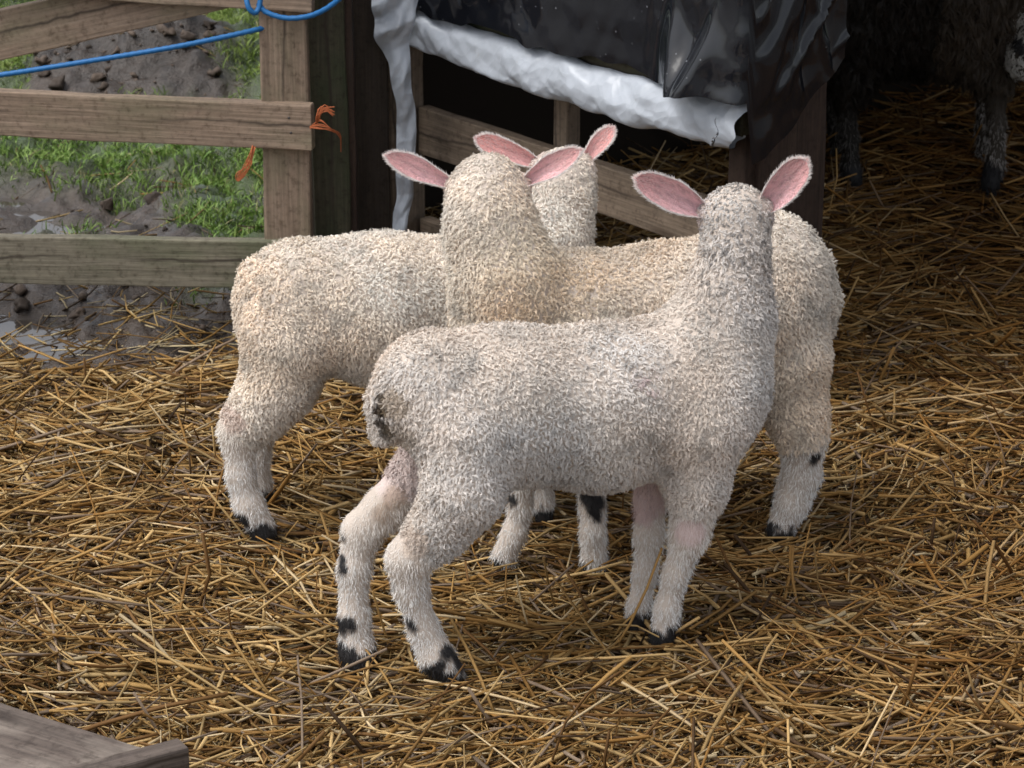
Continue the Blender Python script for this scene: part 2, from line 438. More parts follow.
def ear_roots(hp, hc, ears, r=11):
    for e in ears:
        b = np.array(e['base']); t = nrmz(np.array(e['tip']) - b); hp.append([(hc + (b - hc) * .35, r * 1.25 * pxm(hc)), (b + t * .002, r * .80 * pxm(hc)), (b + t * .013, r * .42 * pxm(hc))])
def build_beast(bs, ears, colfn, eyes=(), h=.0055, nclump=14000, per=8, wlen=.009, crad=.0036, nleg=26000, woolc=WOOLC, furc=FURC,
                leg_len=.0066, seed=1, lean=(0, 0, -.40), earpink=(.80, .50, .52), wwid=.0010, tan_dirt=.25, cell=.0029, skinc=(.50, .43, .37)):
    rg = np.random.default_rng(seed)
    pts = np.concatenate([[c[0] for c in ch] for ch in bs.torso + bs.head + [bs.tail] + [c for l in bs.legs for c in l]])
    rad = max(c[1] for ch in bs.torso for c in ch)
    lo, hi = pts.min(0) - .03, pts.max(0) + .03
    tp = np.concatenate([[c[0] for c in ch] for ch in bs.torso]); lo = np.minimum(lo, tp.min(0) - rad - .02); hi = np.maximum(hi, tp.max(0) + rad + .02)
    V, F = surface_nets(bs.sdf, lo, hi, h)
    V0 = V
    # skin colour
    def skin_col(P):
        n = fbm(P, 40, seed, 3)[:, None]
        c = np.array(skinc) * (.85 + .3 * n)
        return c
    Cb = colfn(V, skin_col(V), np.zeros(len(V)), 'skin')
    Vs, Fs, Cs, mi = [V], [F], [Cb], [np.zeros(len(F))]
    nV = len(V)
    for e in ears:
        EV, EF, inf = make_ear(**e); uu, vv = inf['uu'], inf['vv']
        pk = np.array(e.get('pink', earpink)) if False else np.array(earpink)
        vein = np.abs(np.sin(vv * 7 + fbm(inf['V'], 60, seed) * 5 + uu * 2)) ** 6
        c_in = pk * (1 - .40 * vein[:, None]) * (.85 + .3 * fbm(inf['V'], 90, seed + 3)[:, None])
        c_in = c_in * (1 - uu[:, None] * np.array([.08, .25, .30])) + np.array([.05, .08, .10]) * (1 - uu[:, None])
        rim = sstep(.8, 1, np.abs(vv))[:, None]; c_in = c_in * (1 - rim * .3) + np.array([.75, .66, .62]) * rim * .3; c_in = c_in * (1 - (1 - np.abs(vv[:, None])) * .16)
        c_out = np.tile(np.array([.74, .62, .58]), (len(uu), 1))
        Vs.append(EV); Fs.append(EF + nV); Cs.append(np.concatenate([c_in, c_out])); nV += len(EV); mi.append(np.zeros(len(EF)))
        e['_inf'] = inf
    me = mesh_np('body', np.concatenate(Vs) - bs.root, [np.concatenate(Fs)], M_SKIN, col=np.concatenate(Cs))
    link('body', me, bs.obj)
    # ---- fleece: small crimped locks
    c = sample_surface(V, F, nclump * 8, rg)
    dc = bs.d_core(c); dh = bs.d_head(c); dl = bs.dleg(c); dt = chain_sdf(c, bs.tail, .01)
    isw = (np.minimum(dc, dt) < dl + .012) | (dh < .012)
    isw &= (c[:, 2] > bs.root[2] + .088 * (1 if wlen < .02 else 1.9))
    c = c[isw]
    _, ui = np.unique(np.floor(c / cell + rg.random(3)).astype(np.int64), axis=0, return_index=True)
    c = c[ui]; n = bs.normal(c)
    d_h = bs.d_head(c); d_c = bs.d_core(c)
    headw = sstep(.012, -.004, d_h - np.minimum(d_c, .5)) * (d_h < .01)
    facem = np.zeros(len(c))
    if hasattr(bs, 'face_pt'):
        fp, fd = bs.face_pt; facem = sstep(.0, .03, (c - fp) @ fd) * (d_h < .01)
    Lc = wlen * (.7 + .6 * rg.random(len(c))) * (1 - .35 * headw)
    for e in ears: Lc = Lc * (1 - .6 * sstep(.024, .008, np.linalg.norm(c - np.array(e['base']), axis=1)))
    Lc = Lc * (1 - .6 * facem) * (.45 + .55 * sstep(.085, .15, c[:, 2] - bs.root[2]))
    nf = fbm(c, 18, seed + 9, 3)
    t1 = nrmz(np.cross(n, rg.normal(size=n.shape))); t2 = np.cross(n, t1)
    ln = np.array(lean) + 0 * n
    flow = (np.stack([vnoise(c, 22, seed + 20 + i) for i in range(3)], -1) - .5) * 1.3
    tipd = nrmz(n * .75 + ln * 1.4 + flow * .6 + rg.normal(size=n.shape) * .42)
    ci = np.repeat(np.arange(len(c)), per); m = len(ci)
    a = rg.random(m) * 2 * np.pi; r = np.sqrt(rg.random(m)) * crad
    off = t1[ci] * (np.cos(a) * r)[:, None] + t2[ci] * (np.sin(a) * r)[:, None]
    root = c[ci] + off - n[ci] * .0015
    Ls = Lc[ci] * (.8 + .35 * rg.random(m))
    k = 5; path = np.zeros((m, k, 3)); ph = rg.random(len(c)) * 6.28; hand = np.sign(rg.random(len(c)) - .5)
    cr = crad * .46
    for i, t in enumerate(np.linspace(0, 1, k)):
        ang = ph[ci] + hand[ci] * t * 6.6
        cur = (t1[ci] * np.cos(ang)[:, None] + t2[ci] * np.sin(ang)[:, None]) * (cr * min(t * 1.8, 1.25)) - (n[ci] * max(t - .7, 0) * .9 * Ls[:, None])
        path[:, i] = root + (n[ci] * (1 - t) + tipd[ci] * t) * (t * Ls)[:, None] - off * (.72 * t ** .8) + cur
        if i: path[:, i] += rg.normal(size=(m, 3)) * crad * .10
    var = ((.86 + .20 * rg.random(len(c))) * (1 - .22 * sstep(.60, .75, fbm(c, 45, seed + 55, 3))))[:, None]
    tint = (fbm(c, 9, seed + 31, 3) - .5)[:, None]
    base = woolc * var * (1 + np.array([-.1, .0, .1]) * tint * 1.2) 
    base = base * (1 + (nf[:, None] - .5) * .35)
    warm = sstep(.5, .68, fbm(c, 7, seed + 77, 2))[:, None]
    base = base * (1 - warm * tan_dirt * np.array([.08, .20, .36]))  # random tan patches of dirt in the wool colour
    base = base * (1 - .0 * headw[:, None])
    for e in ears:
        pkm = sstep(.026, .008, np.linalg.norm(c - np.array(e['base']), axis=1))[:, None] * .75; base = base * (1 - pkm) + np.array([.80, .60, .60]) * pkm
    base = colfn(c, base, facem, 'wool')
    colt = base[ci] * (.92 + .2 * rg.random(m))[:, None]; colr = colt * np.array([.94, .91, .88])
    W = wwid * (.7 + .6 * rg.random(m))
    P1 = strands(root, path, W, colr, colt, rg, n[ci])
    parts = [P1]
    # ---- short leg and face hair
    c = sample_surface(V, F, nleg * 4, rg)
    dc = bs.d_core(c); dl = bs.dleg(c)
    ok = (dl < dc + .004) & (dl < .004); c = c[ok][:nleg]; n = bs.normal(c)
    m = len(c)
    up = sstep(.10, .17, c[:, 2] - bs.root[2])
    d = nrmz(n * (.42 + .3 * rg.random((m, 1))) + np.array([0, 0, -1.0]) + rg.normal(size=(m, 3)) * .22)
    Ls = leg_len * (.6 + .8 * rg.random(m)) * (.75 + .6 * vnoise(c, 60, seed + 3))
    k = 4; path = np.zeros((m, k, 3)); root = c - n * .001
    for i, t in enumerate(np.linspace(0, 1, k)):
        path[:, i] = root + (n * .6 * (1 - t) + d * t) * (t * Ls)[:, None] + rg.normal(size=(m, 3)) * .0003 * i
    base = furc * (.88 + .2 * rg.random((m, 1))) * (1 - .15 * fbm(c, 30, seed + 4)[:, None]) * (1 - up[:, None]) + woolc * up[:, None]
    base = colfn(c, base, np.zeros(m), 'leg')
    parts.append(strands(root, path, wwid * .8 * (.7 + .6 * rg.random(m)), base * .9, base, rg, nrmz(n + rg.normal(size=n.shape) * .28)))
    # ---- ear fuzz: rim fringe and down on the back of the ear
    for e in ears:
        inf = e['_inf']; mm = 650
        u = rg.random(mm) ** .8; sgn = np.sign(rg.random(mm) - .5); nu, nv = inf['nu'], inf['nv']
        Vg = inf['V'].reshape(nu, nv, 3); iu = u * (nu - 1); i0 = np.minimum(iu.astype(int), nu - 2); fr = (iu - i0)[:, None]
        col_ = np.where(sgn > 0, nv - 1, 0); inner = Vg[i0, col_] * (1 - fr) + Vg[i0 + 1, col_] * fr
        dirn = nrmz(inf['ax'] * .9 + inf['side'] * sgn[:, None] * .55 - inf['f'] * .1 + rg.normal(size=(mm, 3)) * .25)
        Ls = .0045 * (.5 + rg.random(mm)); path = np.stack([inner - dirn * .001 + dirn * (t * Ls)[:, None] for t in (0, .5, 1)], 1)
        cc = np.tile(np.array([.80, .76, .73]), (mm, 1))
        parts.append(strands(inner, path, np.full(mm, .0006), cc, cc, rg, nrmz(np.tile(inf['f'], (mm, 1)) + rg.normal(size=(mm, 3)) * .3)))
        # back + sparse inner down
        for (src, sg, cnt, cf) in ((inf['outer'], -1, 2500, [.80, .73, .70]), (inf['V'], 1, 1100, [.80, .60, .58])):
            pick = rg.integers(0, nu - 1, cnt); pv = rg.integers(0, nv - 1, cnt); G = src.reshape(nu, nv, 3)
            a1, a2 = rg.random((cnt, 1)), rg.random((cnt, 1))
            q = G[pick, pv] * (1 - a1) * (1 - a2) + G[pick + 1, pv] * a1 * (1 - a2) + G[pick, pv + 1] * (1 - a1) * a2 + G[pick + 1, pv + 1] * a1 * a2
            dirn = nrmz(inf['ax'] + sg * inf['f'] * .35 + rg.normal(size=(cnt, 3)) * .2)
            Ls = .004 * (.5 + rg.random(cnt)); path = np.stack([q + dirn * (t * Ls)[:, None] for t in (0, .5, 1)], 1)
            cc = np.tile(np.array(cf), (cnt, 1)); parts.append(strands(q, path, np.full(cnt, .0005), cc, cc, rg, nrmz(np.tile(inf['f'] * sg, (cnt, 1)) + rg.normal(size=(cnt, 3)) * .3)))
    nv_ = 0; VV, QQ, TT, CC, NN = [], [], [], [], []
    for (v, q, t, cl, nn_) in parts: NN.append(nn_); VV.append(v); QQ.append(q + nv_); TT.append(t + nv_); CC.append(cl); nv_ += len(v)
    me = mesh_np('fleece', np.concatenate(VV) - bs.root, [np.concatenate(QQ), np.concatenate(TT)], M_WOOL, smooth=True, col=np.concatenate(CC))
    fl = link('fleece', me, bs.obj)
    for (p, r) in eyes:
        V_, F_ = surface_nets(lambda P: np.linalg.norm(P - p, axis=1) - r, p - r * 1.5, p + r * 1.5, r / 4)
        link('eye', mesh_np('eye', V_ - bs.root, [F_], M_EYE), bs.obj)
    return V

M_EYE, _, _b = mat('eye', (.012, .009, .007), .08, .6)

def spots(P, col, lst, black=(.020, .019, .020), nz=None):
    """soft-edged patches of another fur colour: list of (centre, radius[, colour, strength])"""
    nn = (fbm(P, 90, 5, 2) - .5)
    for sp_ in lst:
        c, r = sp_[0], sp_[1]; cc = np.array(sp_[2] if len(sp_) > 2 and sp_[2] is not None else black); st = sp_[3] if len(sp_) > 3 else 1.
        d = np.linalg.norm((P - c) * [1, .45, 1], axis=1) / r + nn * .6
        w_ = (sstep(1.15, .8, d) * st)[:, None]; col = col * (1 - w_) + cc * w_
    return col
def hoofc(P, col, feet, h=.020):
    for f in feet:
        d = np.linalg.norm(P[:, :2] - f[:2], axis=1)
        w_ = (sstep(h + .004, h - .004, P[:, 2] + (fbm(P, 80, 8, 2) - .5) * .03) * (d < .06))[:, None]
        col = col * (1 - w_) + np.array([.022, .020, .020]) * w_
    return col
def head_prims(c, r, fwd, down=-.35, L=.10, yaw_up=(0, 0, 1)):
    """skull, brow and muzzle from the skull centre, looking along fwd (horizontal) with the nose dropped"""
    f = np.array([fwd[0], fwd[1], 0.]); f /= np.linalg.norm(f); d = nrmz(f + np.array([0, 0, down]))
    up = np.array([0, 0, 1.]); sd_ = np.cross(f, up)
    ch1 = [(c, r), (c + d * r * .9, r * .86)]
    ch2 = [(c + d * r * .9, r * .72), (c + d * L * .75 + up * .002, r * .50), (c + d * L * 1.05, r * .43)]
    eyes = [(c + d * r * 1.05 + sd_ * s * r * .80 + up * r * .28, r * .17) for s in (1, -1)]
    return [ch1, ch2], eyes, (c + d * r * .4, d)

# ================================================================== the lambs
def lamb_A():
    YB = 2.97
    torso = [px_chain([(434, 390, 2.985, 60), (505, 405, 3.01, 77), (600, 407, 3.05, 80), (688, 388, 3.09, 76)]),
             px_chain([(703, 372, 3.10, 66), (724, 318, 3.115, 48), (735, 255, 3.13, 34.5)]),
             px_chain([(466, 435, 2.95, 50), (463, 492, 2.93, 37), (440, 527, 2.93, 27)]),
             px_chain([(448, 430, 3.04, 42), (425, 470, 3.04, 28)]),
             px_chain([(700, 430, 3.04, 46), (697, 482, 3.035, 28)])]
    legs = [[px_chain([(440, 527, 2.93, 26), (409, 558, 2.93, 23), (411, 588, 2.93, 17), (424, 630, 2.93, 15.5), (436, 656, 2.925, 18), (452, 674, 2.92, 15)])],
            [px_chain([(425, 470, 3.04, 27), (385, 508, 3.02, 22), (362, 530, 3.01, 20), (354, 568, 3.0, 16.5), (354, 618, 2.99, 15.5), (357, 650, 2.985, 18), (360, 663, 2.98, 18)])],
            [px_chain([(697, 482, 3.035, 28), (690, 532, 3.03, 20), (675, 575, 3.03, 13), (667, 608, 3.03, 13), (662, 638, 3.025, 14)])],
            [px_chain([(662, 450, 3.11, 30), (650, 500, 3.10, 16), (649, 536, 3.09, 15), (645, 575, 3.08, 12), (639, 605, 3.075, 11.5), (635, 625, 3.07, 12)])]]
    hc = at(736, 219, 3.15); hp, eyes, face = head_prims(hc, 35 * pxm(hc), (.15, 1), -.45, .095)
    tail = px_chain([(398, 378, 2.965, 17), (386, 405, 2.955, 19), (382, 434, 2.95, 13)])
    root = at(560, 560, 3.03); root[2] = 0
    bs = Beast('lamb', 'nearest white woolly lamb standing side on in straw with a dark stained tail', 'lamb', 'white woolly lambs standing in the straw', root, torso, legs, hp, tail)
    bs.face_pt = face
    g = [ground(449, 680), ground(357, 664), ground(663, 645), ground(636, 630)]
    sp_ = [(at(340, 540, 2.99), .0065), (at(340, 562, 2.98), .0085), (at(342, 570, 2.98), .007), (at(338, 630, 2.97), .014), (at(349, 626, 2.97), .011), (at(352, 655, 2.96), .007), (at(336, 600, 2.97), .004), (at(337, 655, 2.96), .014),
           (at(378, 556, 2.905), .010), (at(387, 590, 2.91), .0105), (at(384, 600, 2.91), .007), (at(407, 631, 2.90), .013), (at(402, 622, 2.90), .008), (at(432, 680, 2.90), .017), (at(463, 664, 2.91), .013), (at(449, 656, 2.90), .012), (at(441, 668, 2.895), .008),
           (at(352, 668, 2.96), .016), (at(368, 668, 2.96), .016), (at(655, 642, 3.01), .014), (at(634, 630, 3.06), .012), (at(668, 640, 3.02), .010)]
    st = (at(381, 399, 2.93), .007, (.05, .032, .018), .95), (at(380, 411, 2.93), .008, (.04, .026, .016), 1.), (at(380, 424, 2.93), .007, (.05, .032, .018), .9), (at(387, 435, 2.93), .009, (.04, .03, .02), .9), (at(394, 404, 2.93), .017, (.46, .35, .23), .5), (at(400, 440, 2.92), .02, (.48, .38, .27), .4), \
         (at(400, 470, 3.02), .034, (.62, .50, .48), .6), (at(395, 500, 2.99), .016, (.30, .2, .13), .55), (at(382, 515, 2.99), .012, (.30, .2, .13), .5), \
         (at(640, 500, 3.09), .03, (.58, .42, .42), .7), (at(690, 530, 3.01), .018, (.68, .5, .5), .5), (at(415, 545, 2.90), .018, (.62, .5, .4), .5)
    def cf(P, c, fm, kind):
        if kind == 'skin': c = c
        # neck and head wool has grey flecks
        fl = vnoise(P, 190, 3); nk = sstep(at(700, 330, 3.1)[2], at(700, 270, 3.1)[2], P[:, 2]) * sstep(.19, .24, P[:, 0])
        if kind == 'wool':
            k_ = (sstep(.64, .72, fl) * nk * .62)[:, None]; c = c * (1 - k_) + np.array([.13, .12, .12]) * k_
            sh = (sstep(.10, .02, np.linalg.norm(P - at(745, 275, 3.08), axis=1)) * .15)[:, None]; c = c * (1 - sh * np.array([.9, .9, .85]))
            pk = (sstep(.035, .012, np.linalg.norm(P - at(655, 380, 2.97), axis=1)) * sstep(.55, .7, vnoise(P, 130, 9)) * .5)[:, None]
            c = c * (1 - pk) + np.array([.45, .25, .27]) * pk
            c = c * np.array([.97, .97, .98])
        if kind in ('wool', 'skin'):
            fd = (fm * .5)[:, None]; c = c * (1 - fd) + np.array([.8, .74, .70]) * fd
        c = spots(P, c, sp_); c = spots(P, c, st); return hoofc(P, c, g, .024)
    e_face = (0.05, -1, .25)
    ears = [dict(base=at(712, 216, 3.15), tip=at(636, 178, 3.12), width=.037, face=(.1, -1, .35), seed=1),
            dict(base=at(760, 214, 3.15), tip=at(806, 160, 3.13), width=.038, face=(-.1, -1, .3), seed=2)]
    ear_roots(bs.head, bs.head[0][0][0], ears)
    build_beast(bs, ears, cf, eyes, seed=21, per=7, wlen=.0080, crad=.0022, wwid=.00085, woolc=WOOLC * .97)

def lamb_B():
    torso = [px_chain([(299, 297, 3.40, 58), (380, 309, 3.42, 74), (465, 313, 3.45, 74), (520, 300, 3.47, 60)]),
             px_chain([(528, 285, 3.475, 52), (553, 240, 3.50, 36), (563, 205, 3.52, 31)]),
             px_chain([(288, 345, 3.36, 48), (276, 388, 3.35, 34), (258, 412, 3.345, 26)]),
             px_chain([(300, 340, 3.45, 44), (285, 385, 3.455, 30)]),
             px_chain([(515, 370, 3.42, 40), (528, 420, 3.40, 24)])]
    legs = [[px_chain([(258, 412, 3.345, 26), (239, 430, 3.34, 21), (241, 475, 3.33, 14.5), (249, 505, 3.325, 15.5), (264, 532, 3.32, 15)])],
            [px_chain([(285, 385, 3.455, 28), (262, 420, 3.46, 19), (256, 455, 3.46, 14), (258, 485, 3.46, 14), (262, 498, 3.46, 12)])],
            [px_chain([(528, 420, 3.40, 24), (538, 465, 3.39, 15), (543, 500, 3.385, 11), (544, 517, 3.38, 11)])],
            [px_chain([(540, 380, 3.52, 26), (552, 430, 3.51, 14), (556, 470, 3.50, 11), (558, 482, 3.50, 11)])]]
    hc = at(564, 180, 3.54); hp, eyes, face = head_prims(hc, 32 * pxm(hc), (-.1, 1), -.4, .09)
    tail = px_chain([(253, 272, 3.39, 13), (246, 300, 3.385, 11), (246, 325, 3.385, 9)])
    root = at(400, 530, 3.42); root[2] = 0
    bs = Beast('lamb', 'leftmost white lamb, its rump before the lowest gate rail and its head behind another lamb', 'lamb', 'white woolly lambs standing in the straw', root, torso, legs, hp, tail)
    bs.face_pt = face
    g = [ground(262, 545), at(262, 502, 3.46), ground(543, 528), at(558, 490, 3.5)]
    sp_ = [(at(240, 522, 3.31), .013), (at(262, 534, 3.31), .018), (at(279, 536, 3.31), .013), (at(267, 512, 3.30), .006), (at(543, 518, 3.37), .013), (at(215, 460, 3.33), .005)]
    st = [(at(340, 392, 3.40), .03, (.45, .33, .22), .6), (at(236, 418, 3.33), .018, (.68, .55, .48), .6)]
    def cf(P, c, fm, kind):
        if kind in ('wool', 'skin'):
            fd = (fm * .5)[:, None]; c = c * (1 - fd) + np.array([.8, .74, .70]) * fd
        if kind == 'wool':
            fl = vnoise(P, 170, 13); k_ = (sstep(.76, .84, fl) * sstep(.38, .42, P[:, 2]) * .5 * (P[:, 0] > -.05))[:, None]; c = c * (1 - k_) + np.array([.3, .26, .24]) * k_
        c = spots(P, c, sp_); c = spots(P, c, st); return hoofc(P, c, g, .024)
    ears = [dict(base=at(545, 168, 3.54), tip=at(476, 138, 3.54), width=.029, face=(0, -1, .5), seed=3),
            dict(base=at(579, 170, 3.54), tip=at(613, 127, 3.56), width=.024, face=(-.6, -1, .0), seed=4)]
    ear_roots(bs.head, bs.head[0][0][0], ears)
    build_beast(bs, ears, cf, eyes, seed=42, per=7, wlen=.0080, crad=.0022, wwid=.00085, woolc=WOOLC * np.array([1.04, 1.03, 1.0]), earpink=(.80, .42, .40))

def lamb_C():
    torso = [px_chain([(520, 318, 3.27, 68), (580, 328, 3.30, 74), (660, 322, 3.35, 76), (740, 305, 3.39, 72)]),
             px_chain([(765, 272, 3.41, 62), (766, 345, 3.40, 60)]),
             px_chain([(505, 275, 3.26, 56), (491, 230, 3.28, 44), (487, 205, 3.29, 38)]),
             px_chain([(785, 370, 3.37, 42), (798, 420, 3.355, 26)]),
             px_chain([(775, 370, 3.46, 38), (790, 415, 3.46, 24)]),
             px_chain([(530, 380, 3.24, 42), (525, 440, 3.25, 24)]),
             px_chain([(575, 380, 3.24, 38), (588, 440, 3.24, 22)])]
    legs = [[px_chain([(798, 415, 3.355, 27), (803, 440, 3.35, 22), (802, 475, 3.35, 19), (792, 503, 3.345, 17), (780, 530, 3.34, 15)])],
            [px_chain([(790, 412, 3.46, 22), (797, 440, 3.46, 18), (797, 465, 3.46, 14), (790, 485, 3.46, 13), (785, 493, 3.46, 12)])],
            [px_chain([(525, 440, 3.25, 22), (522, 480, 3.25, 13), (521, 505, 3.25, 12), (514, 534, 3.245, 12.5), (504, 556, 3.24, 14)])],
            [px_chain([(588, 440, 3.24, 22), (592, 480, 3.235, 14), (592, 505, 3.235, 13), (593, 532, 3.23, 13), (594, 560, 3.23, 15)])]]
    hc = at(487, 188, 3.31); hp, eyes, face = head_prims(hc, 35.5 * pxm(hc), (-.05, 1), -.4, .095)
    tail = px_chain([(822, 262, 3.44, 12), (829, 300, 3.45, 12), (826, 330, 3.45, 10)])
    root = at(650, 540, 3.33); root[2] = 0
    bs = Beast('lamb', 'middle cream lamb behind the nearest one, thick neck raised and ears held flat out', 'lamb', 'white woolly lambs standing in the straw', root, torso, legs, hp, tail)
    bs.face_pt = face
    g = [ground(785, 538), at(785, 502, 3.46), ground(500, 572), ground(594, 577)]
    sp_ = [(at(814, 457, 3.33), .009), (at(822, 490, 3.34), .007), (at(766, 532, 3.32), .013), (at(778, 530, 3.31), .008), (at(512, 500, 3.24), .009),
           (at(595, 508, 3.21), .016), (at(588, 500, 3.21), .014), (at(598, 520, 3.21), .008), (at(580, 572, 3.21), .010), (at(495, 568, 3.22), .010)]
    st = [(at(530, 540, 3.25), .02, (.45, .36, .26), .5)]
    def cf(P, c, fm, kind):
        if kind in ('wool', 'skin'):
            fd = (fm * .5)[:, None]; c = c * (1 - fd) + np.array([.8, .74, .70]) * fd
        if kind == 'wool':
            tn = (sstep(.16, .05, np.linalg.norm(P - at(540, 290, 3.2), axis=1)) * .5)[:, None]; c = c * (1 - tn * np.array([.06, .15, .30]))
        c = spots(P, c, sp_); c = spots(P, c, st); return hoofc(P, c, g, .015)
    ears = [dict(base=at(460, 190, 3.31), tip=at(386, 155, 3.29), width=.028, face=(.1, -1, .6), seed=5),
            dict(base=at(518, 188, 3.31), tip=at(580, 150, 3.28), width=.028, face=(-.1, -1, .6), seed=6)]
    ear_roots(bs.head, bs.head[0][0][0], ears)
    build_beast(bs, ears, cf, eyes, seed=63, per=7, wlen=.0086, crad=.0025, cell=.0031, wwid=.0009, woolc=WOOLC * np.array([1.0, .975, .93]), tan_dirt=.35)

def ewe():
    Yc = 4.95
    torso = [px_chain([(800, -40, 5.02, 105), (870, -35, 5.0, 95), (960, -30, 4.98, 100)]),
             px_chain([(985, -60, 4.97, 70), (1030, -60, 4.92, 55)]),
             px_chain([(970, 20, 4.90, 36), (992, 60, 4.88, 22)]),
             px_chain([(850, 20, 4.92, 38), (852, 70, 4.92, 20)]),
             px_chain([(975, 10, 5.08, 34), (985, 50, 5.10, 20)]),
             px_chain([(835, 10, 5.10, 34), (840, 60, 5.12, 20)])]
    legs = [[px_chain([(992, 60, 4.88, 20), (996, 90, 4.87, 13), (996, 130, 4.865, 10.5), (995, 165, 4.86, 11), (990, 184, 4.855, 12)])],
            [px_chain([(852, 70, 4.92, 20), (845, 105, 4.92, 13), (850, 140, 4.92, 10), (850, 168, 4.91, 11), (853, 182, 4.905, 12)])],
            [px_chain([(985, 50, 5.10, 18), (986, 90, 5.10, 12), (985, 130, 5.10, 10), (984, 155, 5.10, 11)])],
            [px_chain([(840, 60, 5.12, 18), (832, 95, 5.12, 12), (837, 130, 5.12, 10), (838, 152, 5.12, 11)])]]
    hc = at(1052, -5, 4.86); r = 30 * pxm(hc)
    d = nrmz(at(1022, 62, 4.80) - hc)
    hp = [[(hc, r), (hc + d * .045, r * .85)], [(hc + d * .045, r * .8), (hc + d * .11, r * .58), (hc + d * .135, r * .50)]]
    sdv = nrmz(np.cross(d, [0, 1, 0]));
    eyes = [(hc + d * .03 + np.array([-.035, -.038, 0.0]), .009)]
    tail = px_chain([(700, -20, 5.05, 20), (690, 40, 5.05, 14)])
    root = at(920, 150, 5.0); root[2] = 0
    bs = Beast('adult_sheep', 'dark shaggy adult sheep standing in the unlit shed, pale front leg with a black foot', 'sheep', None, root, torso, legs, hp, tail, k=.04)
    bs.face_pt = (hc + d * .01, d)
    g = [ground(990, 192), ground(852, 186)]
    sp_ = [(at(1020, 45, 4.78), .014), (at(992, 184, 4.84), .03), (at(852, 184, 4.88), .03), (at(990, 172, 4.84), .018)]
    def cf(P, c, fm, kind):
        if kind in ('wool', 'skin'):
            fd = (fm)[:, None]; c = c * (1 - fd) + np.array([.5, .48, .44]) * fd
        c = c * np.where(P[:, 0] < at(930, 100, 4.9)[0], .35, 1.)[:, None]  # shed gloom painted into the coat: everything behind the front leg darkened
        return spots(P, c, sp_)
    ears = [dict(base=hc + np.array([.03, .03, .03]), tip=hc + np.array([.09, .11, .02]), width=.05, face=(0, -1, .2), seed=8)]
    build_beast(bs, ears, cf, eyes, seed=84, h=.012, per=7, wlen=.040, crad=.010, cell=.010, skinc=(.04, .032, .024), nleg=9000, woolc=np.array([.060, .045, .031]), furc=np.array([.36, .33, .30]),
                leg_len=.010, lean=(0, 0, -1.1), wwid=.0022)

# ================================================================== ground
def edge_mud(x, y):      # >0 on the muddy side, beyond the bedding
    P = np.column_stack([x, y, 0 * x]); n = (fbm(P, 3, 91, 3) - .5) * .35
    return (y + n * .6) - (3.95 + sstep(.05, .4, x) * 1.4)
# the shed's corner and wall directions
Nn = at(745, 91, 3.78); ZB = Nn[2]                    # near end, top of the beam
Ff = at_z(404, -5, ZB)                                 # far end, same height
U = Ff - Nn; U[2] = 0; LW = np.linalg.norm(U); U /= LW
Vd = np.array([-U[1] * -1, -U[0], 0]) if False else np.array([U[1], -U[0], 0])   # right of the wall, into the shed front line
Zv = np.array([0, 0, 1.])
def inside_shed(x, y):
    q = np.column_stack([x - Nn[0], y - Nn[1]]); a = q @ U[:2]; b = q @ Vd[:2]
    return (a > -.05) & (b > -.02) & (a < 1.03) & (b < 2.0)

